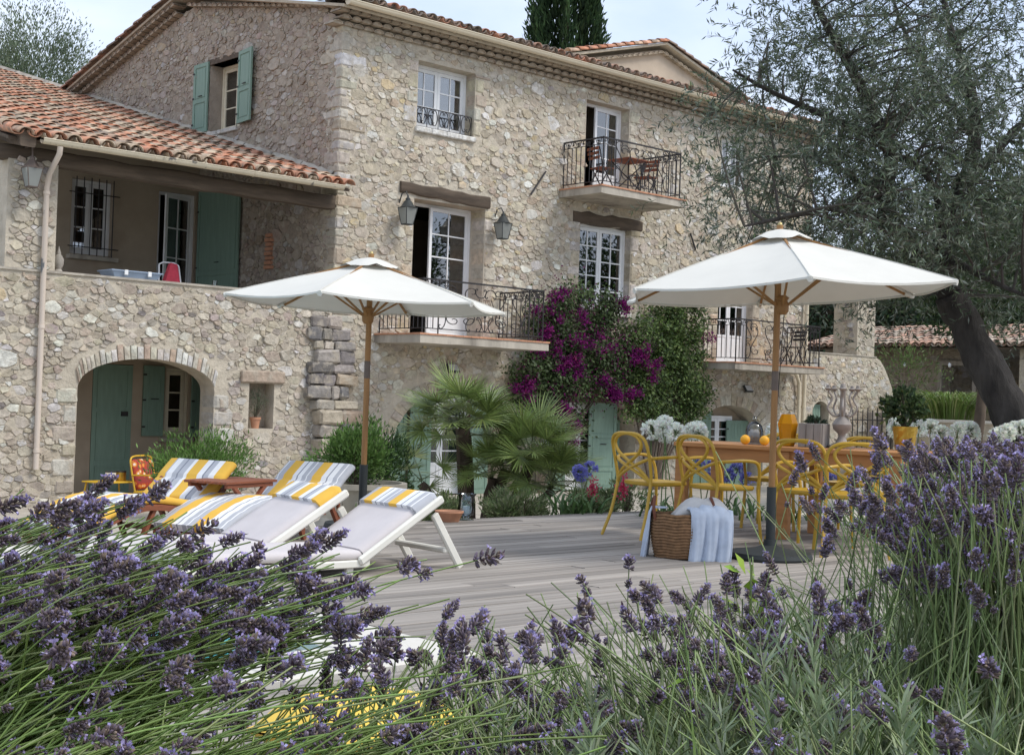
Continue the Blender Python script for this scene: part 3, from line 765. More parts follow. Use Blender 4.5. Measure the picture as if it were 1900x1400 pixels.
glazed(house,'french_door',HO,HU,HN,*D3[:4],.2,two(D3,.2,2,4,.6))
def small_rail(x0,x1,z0,z1,y):
    mb = MB(); mb.X = frame_X(HO,HU,HN,0,0,y); mb.tube([(x0,.03,z1),(x0+.03,0,z1),(x1-.03,0,z1),(x1,.03,z1)],.012,4); mb.tube([(x0,0,z0),(x1,0,z0)],.009,4)
    k = round((x1-x0)/.3); w = (x1-x0)/k
    for i in range(k+1): mb.tube([(x0+i*w,0,z0),(x0+i*w,0,z1)],.008,4)
    for i in range(k):
        c = x0+(i+.5)*w; h = z1-z0; scroll(mb,'C',c-w*.23,(z0+z1)/2+.02,h*.8,w*.36,1,.006); scroll(mb,'C',c+w*.23,(z0+z1)/2+.02,h*.8,w*.36,-1,.006)
    mb.build('window_rail','iron',house,world=True)
small_rail(15.74,17.1,6.08,6.44,.06); small_rail(20.14,21.62,2.99,3.30,-.02)
# gable window and its shutters
GO, GU, GN = (14.0,0,0), (0,-1,0), (-1,0,0)
glazed(house,'window',GO,GU,GN,-24.4,-23.25,6.2,7.55,.27,[(-24.34,.53,1,3,0,0),(-23.31,-.53,1,3,0,0)],mt='cream_paint',sill=True)
shutter(house,GO,GU,GN,-24.98,-24.42,6.22,7.62,-.06); shutter(house,GO,GU,GN,-23.24,-22.66,6.22,7.62,-.08,ang=-.12,hinge=-23.24)
# ground floor arches: back walls, glazed doors and folded shutters
for a in (A1,A2,A3): MB().box(a[0]-.3,a[1]+.3,FY+.502,FY+.6,-.9,1.6).build('recess_wall','render',house,world=True)
def rect_door(x0,x1,z1,d,cols=1,rows=5): return glazed(house,'french_door',HO,HU,HN,x0,x1,-.8,z1,d,[(x0+.06,(x1-x0)/2-.065,cols,rows,.55,0),(x1-.06,-(x1-x0)/2+.065,cols,rows,.55,0)])
rect_door(16.2,17.5,1.05,.36); rect_door(20.15,21.1,1.05,.36); rect_door(24.7,25.75,.85,.36)
shutter(house,HO,HU,HN,15.5,15.98,-.78,.75,.30,panels=3); shutter(house,HO,HU,HN,15.99,16.42,-.78,1.0,.22,ang=-.35,hinge=15.99,panels=3); shutter(house,HO,HU,HN,17.35,17.95,-.78,1.05,.2,ang=.25,hinge=17.95,panels=3)
shutter(house,HO,HU,HN,19.62,20.2,-.78,1.0,.30,panels=3); shutter(house,HO,HU,HN,20.72,21.42,-.78,1.06,.02,ang=-.22,hinge=21.42,panels=3); shutter(house,HO,HU,HN,21.45,21.85,-.78,.7,.33,panels=3)
shutter(house,HO,HU,HN,24.02,24.85,-.78,1.0,.25,panels=1,planks=True); shutter(house,HO,HU,HN,25.5,26.3,-.78,.75,.3,panels=1,planks=True)
# balconies
balcony(house,14.92,18.03,2.18,1.32); balcony(house,19.45,21.98,5.36,1.2); balcony(house,24.05,27.4,2.07,1.02)
# eaves: corbelled tile cornice, gutter, roof
genoise(house,(13.72,FY,7.53),(1,0,0),(0,-1,0),(0,0,1),14.4,.225,[(.09,.02,0),(.19,.115,.5),(.29,.205,0)],[(.36,.29,.22),(.32,.25,.19),(.38,.32,.25)],21)
sl = Vector((0,1,.19)).normalized()
gd = Vector((0,-1,-.222)).normalized(); gup = Vector((0,-.222,1)).normalized()
genoise(house,(14.0,31.25,7.46),-gd*-1 if False else (0,-.9722,.2341),(-1,0,0),(0,.2341,.9722),5.9,.2,[(.16,-.02,0),(.27,.1,.5)],[(.30,.24,.19),(.27,.21,.17),(.33,.27,.21)],22)
genoise(house,(14.0,FY,7.84),(0,.9825,.1862),(-1,0,0),(0,-.1862,.9825),5.6,.2,[(.16,.02,0)],[(.30,.24,.19),(.27,.21,.17)],23)
mb = MB()
def slab(a, b, c, d, t=.05):
    a, b, c, d = (Vector(p) for p in (a,b,c,d)); up = Vector((0,0,t)); mb.add([a,b,c,d,a+up,b+up,c+up,d+up],[(3,2,1,0),(4,5,6,7),(0,1,5,4),(1,2,6,5),(2,3,7,6),(3,0,4,7)])
slab((13.72,19.5,7.76),(28.3,19.5,7.76),(28.3,25.4,9.08),(13.72,25.4,9.08)); slab((13.72,25.4,9.08),(28.3,25.4,9.08),(28.3,31.4,7.61),(13.72,31.4,7.61))
roof = mb.build('roof','tile_edge',house,world=True)
def tile_run(p, q, n, r, cols, seed, name='verge_tile', lift=0):
    r2 = random.Random(seed); p, q = Vector(p), Vector(q); d = (q-p)/n; t = d.normalized()
    ms = [tile_mesh(r*1.1,r*.85,d.length*1.15,1,c,i) for i,c in enumerate(cols)]
    for m_ in ms: m_.materials.append(MAT['tile'])
    for i in range(n):
        t2 = (t+Vector((0,0,-.03))).normalized(); s = Vector((0,0,1)).cross(t2).normalized(); u2 = t2.cross(s); M = Matrix((t2,s,u2)).transposed().to_4x4(); M.translation = p+d*i+Vector((0,0,lift+r2.uniform(-.006,.006)))
        o = put(name, ms[r2.randrange(len(ms))], house); o.matrix_local = Matrix.Translation(house.location).inverted()@M
tiled_roof(house,(13.75,19.42,7.89),(1,0,0),(0,1,.2),66,3,.22,.38,.2,DARK_C+[(.46,.22,.15)],2,31,jit=.03)
tile_run((13.74,31.5,7.64),(13.74,25.45,9.12),15,.12,DARK_C,41,lift=.03); tile_run((13.74,19.4,7.88),(13.74,25.4,9.14),15,.12,DARK_C,42,lift=.03)
gt = MB(); k = 9; gp = [(.075*math.cos(math.pi+math.pi*i/k), .075*math.sin(math.pi+math.pi*i/k)) for i in range(k+1)]
for x0_, x1_ in [(13.74+i*2.42,13.74+(i+1)*2.42-.004) for i in range(6)]:
    for rr, fl in ((1.0,0),(.93,1)):
        vs = [(x,19.40+a*rr,7.86+b*rr) for x in (x0_,x1_) for a,b in gp]; fs = [(i,i+1,k+2+i,k+1+i) for i in range(k)]; gt.add(vs,[f[::-1] for f in fs] if fl else fs)
    gt.add([(x0_,19.40+a,7.86+b) for a,b in gp],[tuple(range(k+1))]) if x0_ < 13.8 else None
    gt.tube([(x0_,19.325,7.862),(x1_,19.325,7.862)],.011,6)
    gt.tube([(x0_,19.40+a*1.06,7.86+b*1.06) for a,b in gp],.006,4)
gt.build('gutter','gutter',house,smooth=True,angle=40,world=True)
dp = MB(); dp.tube([(27.95,19.42,7.80),(27.95,19.5,7.6),(27.93,19.78,7.35),(27.93,19.80,-.1)],.05,10); dp.tube([(27.4,19.83,1.98),(27.6,19.8,1.9),(27.72,19.8,1.7),(27.75,19.8,-.1)],.045,10)
for z in (1.1,3.4,5.6): dp.tube([(27.93,19.80,z),(27.93,19.80,z+.05)],.06,10)
dp.build('downpipe','gutter',house,smooth=True,angle=40,world=True)
an = MB(); an.tube([(18.64,19.86,5.15),(19.03,19.86,5.66)],.02,5); an.tube([(23.55,19.86,4.9),(23.75,19.86,4.55)],.02,5); an.build('wall_anchor','iron',house,world=True)
# ------------------------------------------------------------------ taller rear block whose rendered gable shows above the roof
rear = thing('rear_block','rendered gable of a taller block rising behind the main tiled roof','house',(27.0,28,7))
wall_mb((0,24.0,0),(1,0,0),(0,-1,0),.4,24.0,30.0,6.5,lambda x: 10.36-.27*abs(x-27.0),[],breaks=(27.0,)).build('wall','render_rear',rear,world=True)
mb = MB(); 
for s in (-1,1): slab((27.0,23.75,10.46),(27.0+s*3.5,23.75,9.5),(27.0+s*3.5,32,9.5),(27.0,32,10.46),.06)
mb.build('roof','tile_edge',rear,world=True)
_h = house; house = rear
for s in (-1,1): tile_run((27.0+s*3.6,23.8,9.52),(27.0,23.8,10.5),11,.12,TILE_C[:4] if s < 0 else DARK_C,50+s,lift=.05)
house = _h
for s in (-1,1):
    u_ = Vector((s*.9654,0,-.2607)); genoise(rear,(27.0,24.0,10.26),u_,(0,-1,0),Vector((s*.2607,0,.9654)),3.3,.2,[(.15,0,0)],[(.50,.42,.32),(.46,.38,.29)],55+s)
# ------------------------------------------------------------------ left wing with the covered porch over an arch
wing = thing('porch_wing','low stone wing with orange tiled roof, open porch and wide arch below','building',(11,21,-.82))
PZ = 2.74
WA = (9.33,11.70,-.82,1.52,'arch',1.05); NI = (12.36,12.85,.44,1.2,'rect')
# a recess that does not go through: niche back added behind
wall_mb(HO,HU,HN,.45,6.0,13.99,-.9,PZ,[WA,NI]).build('wall','mortar',wing,world=True)
MB().box(12.3,12.9,FY+.28,FY+.44,.4,1.25).build('niche_back','mortar_gable',wing,world=True)
MB().box(8.13,8.90,FY+.01,FY+.6,PZ,4.5).build('pillar','mortar',wing,world=True)
MB().box(6.0,13.99,FY-.03,FY+.5,PZ,PZ+.035).build('parapet_cap','concrete',wing,world=True)
MB().box(6.0,13.99,FY+.46,24.7,1.75,1.9).build('porch_floor','concrete',wing,world=True)
wall_mb((0,24.7,0),HU,HN,.3,5.0,13.99,1.9,6.0,[(11.32,12.16,3.55,4.97,'rect'),(13.12,13.93,1.9,4.95,'rect'),(9.4,10.25,3.5,4.97,'rect')]).build('porch_wall','render',wing,world=True)
wall_mb((0,22.0,0),HU,HN,.3,8.6,13.99,-.9,1.75,[(10.58,11.32,-.82,1.45,'rect'),(11.95,12.42,.25,1.42,'rect')]).build('arch_back_wall','render',wing,world=True)
MB().box(8.6,9.0,FY+.46,22,-.9,1.75).build('arch_side_wall','render',wing,world=True)
MB().box(9.0,13.99,FY+.46,24.7,-.86,-.8).build('arch_floor','paving',wing,world=True)
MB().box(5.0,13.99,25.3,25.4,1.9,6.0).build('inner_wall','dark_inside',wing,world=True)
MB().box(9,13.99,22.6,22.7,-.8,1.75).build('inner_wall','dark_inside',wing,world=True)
BO = (0,24.7,0)
glazed(wing,'window',BO,HU,HN,11.32,12.16,3.55,4.97,.12,[(11.38,.355,1,3,0,0),(12.1,-.355,1,3,0,0)],sill=True)
glazed(wing,'window',BO,HU,HN,9.4,10.25,3.5,4.97,.12,[(9.46,.36,1,3,0,0),(10.19,-.36,1,3,0,0)],sill=True)
glazed(wing,'french_door',BO,HU,HN,13.12,13.93,1.9,4.95,.05,[(13.87,-.69,2,4,.5,.3)])
for a, b in ((11.3,12.2),(9.38,10.27)):
    g = MB()
    for i in range(6): g.tube([(a+(b-a)*(i+.5)/6,24.62,3.5),(a+(b-a)*(i+.5)/6,24.62,5.0)],.011,5)
    for z in (3.68,4.7): g.tube([(a-.06,24.62,z),(b+.06,24.62,z)],.011,5)
    g.build('window_grille','iron',wing,world=True)
    MB().bbox(a-.05,b+.05,24.56,24.72,3.44,3.52,.01).build('window_sill','concrete',wing,world=True)
shutter(wing,(13.97,0,0),(0,-1,0),(-1,0,0),-24.55,-23.0,1.92,5.02,-.06,name='door',panels=2)
def plank_door(x0,x1,z0,z1,y):
    mb = MB(); mb.X = frame_X((0,y,0),HU,HN,0,0,-.03); mb.box(x0,x1,.02,.05,z0,z1)
    for a,b,c,d in ((x0+.08,x1-.08,z0+.1,z0+.5),(x0+.08,x1-.08,z0+.6,z0+1.42),(x0+.08,x1-.08,z0+1.5,z1-.1)):
        for q in ((a,a+.02,c,d),(b-.02,b,c,d),(a+.02,b-.02,c,c+.02),(a+.02,b-.02,d-.02,d)): mb.box(q[0],q[1],.008,.02,q[2],q[3])
    o = mb.build('door','green_paint',wing,world=True)
    h = MB(); h.X = mb.X; h.box(x1-.2,x1-.08,-.01,.018,z0+1.36,z0+1.44); put('door_latch',h.mesh('iron'),o)
plank_door(10.585,11.315,-.8,1.44,22.0)
glazed(wing,'window',(0,22.0,0),HU,HN,11.95,12.42,.25,1.42,.06,[(12.0,.36,1,3,0,0)],mt='cream_paint',sill=True,fw=.05)
shutter(wing,(0,22.0,0),HU,HN,11.5,11.9,.22,1.45,-.06); shutter(wing,(0,22.0,0),HU,HN,12.42,12.86,.22,1.45,-.06,ang=.12,hinge=12.86)
MB().bbox(11.85,12.5,21.9,22.05,.12,.2,.01).build('window_sill','concrete',wing,world=True)
mw = Masonry(wing)
def okw(x,z):
    if x < 7.0 or x > 13.97 or z < -.85 or z > PZ-.02: return False
    if in_open(WA,x,z,.22 if z > .9 else .02) or in_open(NI,x,z,.02) or in_open((12.2,13.0,1.2,1.42,'rect'),x,z): return False
    return True
mw.wall(HO,HU,HN,7.0,13.98,-.85,PZ,okw,61,PAL_W,.86,.009,.032)
mw.wall(HO,HU,HN,8.15,8.9,PZ,4.5,lambda x,z: 8.17 < x < 8.88 and PZ+.03 < z < 4.48,62,PAL_W,.9,.006,.025)
rn = random.Random(8)
vs, fs = rough_block((12.6,FY-.005,1.31),0,.86,.12,.2,rn); mw.block(vs,fs,(.38,.30,.235),.3)
c = (WA[0]+WA[1])/2; R_ = (WA[1]-WA[0])/2; H_ = WA[3]-WA[5]; k = 30
for i in range(k):
    t0, t1 = math.pi*(.04+.92*i/k), math.pi*(.04+.92*(i+1)/k); ln = rn.uniform(.16,.25)
    def P(t, e, y): return (c-R_*math.cos(t)-(e*.25*math.cos(t)), y, WA[5]+H_*math.sin(t)+e)
    y0 = FY-rn.uniform(.012,.04); g = .008
    q = [P(t0+g,.003,y0),P(t1-g,.003,y0),P(t1-g,ln,y0+.006),P(t0+g,ln,y0+.006),P(t0+g,.003,FY+.3),P(t1-g,.003,FY+.3),P(t1-g,ln,FY+.04),P(t0+g,ln,FY+.04)]
    m_ = [sum(v[j] for v in q[:4])/4 for j in range(3)]; q.append((m_[0],y0-.012,m_[2]))
    mw.block(q,[(0,1,8),(1,2,8),(2,3,8),(3,0,8),(0,4,5,1),(2,6,7,3),(1,5,6,2),(3,7,4,0)],pick([((.50,.46,.39),4),((.55,.53,.48),3),((.40,.30,.24),1)],rn),.08)
for sx, sg in ((WA[0],-1),(WA[1],1)):
    z = -.82
    while z < 1.0:
        h = rn.uniform(.2,.34); w = rn.uniform(.2,.42); vs, fs = rough_block((sx+sg*(w/2-.004),FY+.2,z+h/2),0,w,.46,h-.014,rn); mw.block(vs,fs,pick([((.50,.48,.43),3),((.42,.37,.30),2)],rn),.07); z += h
# stepped buttress of dark weathered stones at the join with the house
z = -.85
while z < 2.35:
    h = rn.uniform(.12,.27); ex = .34*smooth(2.4,-.6,z); x = 13.42+rn.uniform(0,.22)
    while x < 14.12+ex*.7:
        w = rn.uniform(.14,.55); d = rn.uniform(.02,.09)+ex*.9
        vs, fs = rough_block((x+w/2,FY-d/2+.02,z+h/2),rn.uniform(-.09,.09),w-.008,d+.1,h*rn.uniform(.8,1.06),rn,.45)
        mw.block(vs,fs,pick([((.24,.22,.205),3),((.15,.14,.135),2),((.33,.30,.27),3),((.42,.37,.30),3),((.38,.30,.22),1)],rn),.09+w*h); x += w
    z += h
mw.finish(300)
beam(wing,'eave_beam',(7.9,FY+.12,4.47),(13.97,FY+.12,4.42),.26,.24,'old_wood',9,14,.012)
beam(wing,'purlin',(8.2,FY-.5,4.62),(8.2,FY+1.5,5.1),.24,.26,'old_wood',10,5,.012)
up = Vector((0,1,.28)).normalized()
mb = MB(); slab((7.95,19.5,4.58),(13.98,19.5,4.58),(13.98,36,9.2),(7.95,36,9.2),.05); mb.build('roof','old_wood',wing,world=True)
tiled_roof(wing,(8.02,19.36,4.62),(1,0,0),(0,1,.28),24,46,.248,.37,.28,TILE_C+[(.30,.24,.19),(.52,.42,.31)],12,71,jit=.036,r=.112)
rn = random.Random(4)
fl = MB()
for i in range(16):                                       # mortar fillet where the roof meets the gable
    y = 20.0+i*1.0; fl.add([(13.86,y,4.72+.28*(y-19.5)),(13.86,y+.98,4.72+.28*(y+.98-19.5)),(13.99,y+.98,4.86+.28*(y+.98-19.5)),(13.99,y,4.86+.28*(y-19.5)),(13.99,y,4.6+.28*(y-19.5)),(13.99,y+.98,4.6+.28*(y+.98-19.5))],[(0,1,2,3),(0,4,5,1)])
fl.build('flashing','concrete',wing,world=True)
gt = MB()
for x0_, x1_ in [(8.38+i*1.78,8.38+(i+1)*1.78-.004) for i in range(3)]:
    for rr, f_ in ((1.0,0),(.93,1)):
        vs = [(x,19.34+a*rr*.95,4.63+b*rr*.95) for x in (x0_,x1_) for a,b in gp]; fs = [(i,i+1,9+2+i,9+1+i) for i in range(9)]; gt.add(vs,[f[::-1] for f in fs] if f_ else fs)
    gt.tube([(x0_,19.27,4.632),(x1_,19.27,4.632)],.01,6); gt.tube([(x1_,19.34+a,4.63+b) for a,b in gp],.006,4)
    gt.tube([(x0_+.9,19.27,4.63),(x0_+.9,19.4,4.72)],.006,4)
gt.build('gutter','zinc',wing,smooth=True,angle=40,world=True)
dp = MB(); dp.tube([(8.66,19.34,4.56),(8.66,19.36,4.45),(8.68,19.72,4.2),(8.69,19.82,4.0),(8.69,19.82,-.2)],.042,10)
for z in (3.9,1.9,.05): dp.tube([(8.69,19.82,z),(8.69,19.82,z+.05)],.052,10)
mat('pipe_paint',(.64,.55,.47),.6,.05,3,dirt=(.17,.18,.19),dirt_s=5.5,dirt_lo=.6,dirt_hi=.64,stretch=(1,1,.4))
dp.build('downpipe','pipe_paint',wing,smooth=True,angle=40,world=True)
# bricks exposed in the porch side wall
for i in range(8): MB().bbox(13.93,14.02,21.85+(i%2)*.03,22.1-(i%3)*.02,3.35+i*.085,3.35+i*.085+.066,.006).build('brick','terracotta',wing,world=True)
# ------------------------------------------------------------------ annex on the right with terrace parapet, pillar and ramped buttress
annex = thing('annex','pale stone annex with flat terrace, square pillar and ramped buttress','building',(30,21,-.82))
AD = (28.45,29.15,-.82,1.28,'arch',1.0)
def at(x): return 2.47 if x < 31.25 else 2.47-1.7*smooth(31.2,32.9,x)-.0
wall_mb(HO,HU,HN,.45,28.0,33.0,-.9,at,[AD],breaks=[31.2+.2*i for i in range(9)]).build('wall','mortar',annex,world=True)
MB().box(28.0,31.2,FY-.02,26,2.47,2.5).build('parapet_cap','concrete',annex,world=True)
MB().box(28.4,29.2,FY+.35,FY+.45,-.82,1.3).build('recess_wall','render',annex,world=True)
MB().box(30.35,31.15,FY+.03,FY+.75,2.5,4.7).build('pillar','mortar',annex,world=True)
ma = Masonry(annex)
ma.wall(HO,HU,HN,28.02,33,-.85,2.45,lambda x,z: 28.1 < x < 32.95 and -.8 < z < at(x)-.03 and not in_open(AD,x,z,.03),81,PAL_F,.9)
ma.wall((0,FY+.03,0),HU,HN,30.35,31.15,2.5,4.7,lambda x,z: 30.37 < x < 31.13 and 2.52 < z < 4.68,82,PAL_W,.9)
ma.wall((30.35,0,0),(0,-1,0),(-1,0,0),-20.62,-19.95,2.5,4.7,lambda x,z: -20.6 < x < -19.97 and 2.52 < z < 4.68,83,PAL_W,1.0)
ma.finish(200)
shutter(annex,HO,HU,HN,28.47,28.95,-.8,1.2,.12,panels=1,planks=True)
mat('grey_wood',(.33,.29,.25),.9,.25,4,.004,14,stretch=(5,5,.5))
gate = thing('iron_gate','dark iron bar gate hung between grey timber posts','gate',(30.3,19.3,-.82))
for i in range(9): MB().tube([(29.3+i*.22,19.3,-.8),(29.3+i*.22,19.3,1.1+.06*(i%2))],.014,5).build('bar','iron',gate,world=True)
MB().tube([(29.2,19.3,.85),(31.1,19.3,.85)],.014,5).tube([(29.2,19.3,-.5),(31.1,19.3,-.5)],.014,5).build('rail','iron',gate,world=True)
for x in (30.2,30.6,31.1): MB().bbox(x,x+.14,19.34,19.48,-.85,1.05,.01).build('post','grey_wood',gate,world=True)
# ------------------------------------------------------------------ pool house with open front
ph = thing('pool_house','long low stone pool house with clay tiled roof seen behind the olive trunk','building',(36.5,18,.3))
PO, PU, PN = (35.6,0,0), (0,-1,0), (-1,0,0)
win = (-20.5,-19.55,1.40,2.45,'rect')
wall_mb(PO,PU,PN,.35,-24.5,-19.1,.2,3.0,[win]).build('wall','mortar_gable',ph,world=True)
wall_mb((35.0,0,0),PU,PN,.4,-17.9,-9,.2,3.0,[]).build('wall','mortar',ph,world=True)
MB().box(38.4,38.8,9,24.5,.2,3.6).build('wall','mortar',ph,world=True)
wm = MB()
for q in ((19.43,19.55,1.28,2.57),(20.5,20.62,1.28,2.57)): wm.box(35.52,35.62,q[0],q[1],q[2],q[3])
wm.box(35.52,35.62,19.55,20.5,2.45,2.57); wm.box(35.5,35.62,19.43,20.62,1.28,1.40)
wm.build('window_surround','grey_wood',ph,world=True)
mp_ = Masonry(ph)
mp_.wall(PO,PU,PN,-24.5,-19.1,.2,2.95,lambda x,z: -24.4 < x < -19.15 and .25 < z < 2.9 and not in_open(win,x,z,.15),91,PAL_G,1.3)
mp_.wall((35.0,0,0),PU,PN,-17.9,-12,.2,2.95,lambda x,z: -17.85 < x < -12.1 and .25 < z < 2.9,92,PAL_F,1.3)
mp_.wall((38.4,0,0),PU,PN,-23,-18,.3,3.0,lambda x,z: -22.9 < x < -18.1 and .4 < z < 2.9,93,PAL_F,1.4)
mp_.finish(120)
mb = MB(); slab((34.75,9,2.86),(34.75,24.8,2.86),(38.2,24.8,3.62),(38.2,9,3.62),.05); mb.build('roof','old_wood',ph,world=True)
tiled_roof(ph,(34.68,24.75,2.92),(0,-1,0),(1,0,.22),62,8,.25,.42,.22,[(.50,.30,.22),(.54,.38,.29),(.44,.30,.23),(.50,.42,.34),(.36,.26,.21)],4,95,jit=.02,r=.112)
mat('reed',(.27,.22,.155),.95,.35,3,.008,20,stretch=(14,14,.6))
rs = MB()
for i in range(60): y = 17.95+i*.02; rs.tube([(35.3+.012*(i%3),y,.4),(35.3+.012*(i%2),y,1.95+.08*math.sin(i*2.3))],.011,4)
rs.build('reed_screen','reed',ph,world=True)
fl = thing('string_lights','thin cable of small white bulbs strung under the pool house eaves','string lights',(34.7,20,2.4))
cb = MB(); cb.tube([(34.72,23.5-i*.5,2.62-.05*math.sin(math.pi*(i%6)/6)) for i in range(16)],.008,4); cb.build('cable','iron',fl,world=True)
for i in range(5): MB().ball((34.72,22.6-i*1.4,2.42),.045,8,6,(1,1,1.5)).build('bulb','white_paint',fl,smooth=True,world=True)
# low retaining wall beside the annex
rw = thing('retaining_wall','low dry stone retaining wall with flat coping near the olive tree','wall',(30,14,-.2))
wall_mb((30.5,0,0),PU,PN,.35,-18.6,-9.0,-.9,.86,[]).build('wall','mortar',rw,world=True)
mr_ = Masonry(rw); mr_.wall((30.5,0,0),PU,PN,-18.6,-9,-.8,.78,lambda x,z: -18.55 < x < -9.1 and -.7 < z < .76,97,PAL_W,1.2); mr_.finish(150)
for i in range(12): MB().bbox(30.42,30.92,18.6-(i+1)*.8+.008,18.6-i*.8,.86,.93,.01).build('coping_stone','coping',rw,world=True)
# ------------------------------------------------------------------ fittings on the walls
mat('black_metal',(.05,.055,.055),.5,.2,12,metal=.3); mat('brown_metal',(.13,.10,.085),.6,.2,12); mat('bulb_white',(.8,.78,.7),.5,0)
def lantern(name, label, loc, s, mt, group=None, up=True):
    t = thing(name,label,'lantern',loc,0,group); f = MB(); z0, z1 = 0, .30*s; a, b = .075*s, .125*s
    for sx in (-1,1):
        for sy in (-1,1): f.tube([(sx*a,sy*a,z0),(sx*b,sy*b,z1)],.008*s,4)
    for zz, e in ((z0,a),(z1,b)): f.tube([(-e,-e,zz),(e,-e,zz),(e,e,zz),(-e,e,zz)],.010*s,4,closed=True)
    f.box(-a,a,-a,a,-.012,0); f.lathe([(b*1.32,z1),(b*.98,z1+.03*s),(b*.55,z1+.12*s),(b*.36,z1+.135*s),(b*.36,z1+.17*s),(b*.16,z1+.19*s),(.012,z1+.23*s)],4 if not up else 8)
    f.build('frame',mt,t,smooth=True,angle=30)
    for k in range(4):
        an = k*math.pi/2; q = MB(); q.X = Matrix.Rotation(an,4,'Z'); q.add([(a,-a,z0),(a,a,z0),(b,b,z1),(b,-b,z1)],[(0,1,2,3)]); q.build('pane','lamp_glass',t)
    MB().lathe([(.02,0),(.03,.03),(.032,.1),(.02,.15)],8).build('bulb','bulb_white',t,smooth=True)
    br = MB()
    if up: br.tube([(0,.0,z1+.2*s),(0,.06,z1+.3*s),(0,.18,z1+.28*s),(0,.26,z1+.1*s)],.012,5)
    else: br.tube([(0,0,z1+.2*s),(0,.02,z1+.36*s),(0,.28,z1+.36*s)],.012,5); br.tube([(0,.0,-.012),(.05,0,-.05),(0,0,-.1),(-.05,0,-.05),(0,0,-.012)],.006,4)
    br.build('bracket',mt,t,smooth=True)
    return t
lantern('wall_lantern','dark six sided wall lantern mounted above the parasol beside open french door',(15.38,FY-.26,4.18),1.0,'black_metal','wall lanterns by the french door')
lantern('wall_lantern','dark wall lantern between french door lintel and the iron wall anchor',(17.72,FY-.26,4.16),1.0,'black_metal','wall lanterns by the french door')
lantern('wall_lantern','rusty brown four pane lantern hung on porch pillar by downpipe',(8.36,FY-.3,3.95),.92,'brown_metal',None,False)
for p, lb in (((16.7,FY-.12,1.62),'small grey floodlight fixed below the lower balcony'),((25.7,FY-.12,1.5),'small grey floodlight above the plank shuttered arch'),((22.15,FY-.12,1.55),'small grey floodlight half hidden by bougainvillea')):
    t = thing('floodlight',lb,'floodlight',p,0); b = MB(); b.X = Matrix.Rotation(rad(-35),4,'X'); b.bbox(-.13,.13,-.03,.03,-.09,.09,.01); b.build('housing','black_metal',t)
    b = MB(); b.X = Matrix.Rotation(rad(-35),4,'X'); b.box(-.11,.11,-.034,-.031,-.07,.07); b.build('lens','curtain',t); MB().tube([(0,.0,-.04),(0,.12,-.08)],.015,5).build('bracket','black_metal',t)
# things on the porch
mat('blue_plastic',(.42,.52,.66),.5,.05,5,trans=.3); mat('red_cloth',(.55,.06,.09),.9,.2,8); mat('stone_pot',(.36,.33,.29),.9,.2,6,.004,30)
t = thing('storage_box','pale blue plastic storage box standing on the porch parapet','box',(10.25,FY+.24,PZ+.035))
b = MB(); b.add([(-.36,-.2,0),(.36,-.2,0),(.36,.2,0),(-.36,.2,0),(-.42,-.24,.1),(.42,-.24,.1),(.42,.24,.1),(-.42,.24,.1)],[(3,2,1,0),(0,1,5,4),(1,2,6,5),(2,3,7,6),(3,0,4,7),(4,5,6,7)]); b.build('tub','blue_plastic',t)
MB().bbox(-.44,.44,-.26,.26,.095,.115,.006).build('rim','blue_plastic',t)
for x in (-.2,.2): MB().bbox(x-.03,x+.03,-.275,-.245,.04,.12,.005).build('clip','white_paint',t)
t = thing('garden_chair','white tubular chair back with red cloth showing above parapet','chair',(11.25,FY+.75,1.9)); b = MB()
for x in (-.2,.2): b.tube([(x,0,0),(x,.02,.45),(x,.05,.95),(x*.9,.1,1.22)],.013,6)
b.tube([(-.18,.1,1.22),(-.1,.11,1.26),(.1,.11,1.26),(.18,.1,1.22)],.013,6); b.build('frame','white_paint',t,smooth=True)
c = MB(); c.add([(-.1,.03,.9),(.2,.03,.85),(.14,.07,1.24),(.02,.08,1.26),(-.1,.16,.9),(.2,.16,.85),(.14,.14,1.24),(.02,.14,1.26)],[(0,1,2,3),(7,6,5,4),(3,2,6,7),(1,5,6,2),(0,3,7,4)]); c.build('cloth','red_cloth',t,smooth=True,angle=60)
MB().bbox(-.2,.2,-.4,.02,.42,.45,.01).build('seat','white_paint',t)
t = MB().lathe([(.03,0),(.033,.002),(.038,.1),(.036,.1),(.031,.01)],12).build('drinking_glass','clear_glass',None,smooth=True,loc=(11.75,FY+.2,PZ+.035)); tag(t,'small empty drinking glass left on the porch parapet','glass')
t = thing('stone_finial','small grey stone urn shaped ornament standing by the porch pillar','ornament',(9.05,FY+.22,PZ+.035)); MB().lathe([(.06,0),(.07,.02),(.045,.05),(.075,.12),(.08,.2),(.05,.26),(.03,.28),(.035,.3),(.012,.36),(.004,.4)],12).build('body','stone_pot',t,smooth=True)
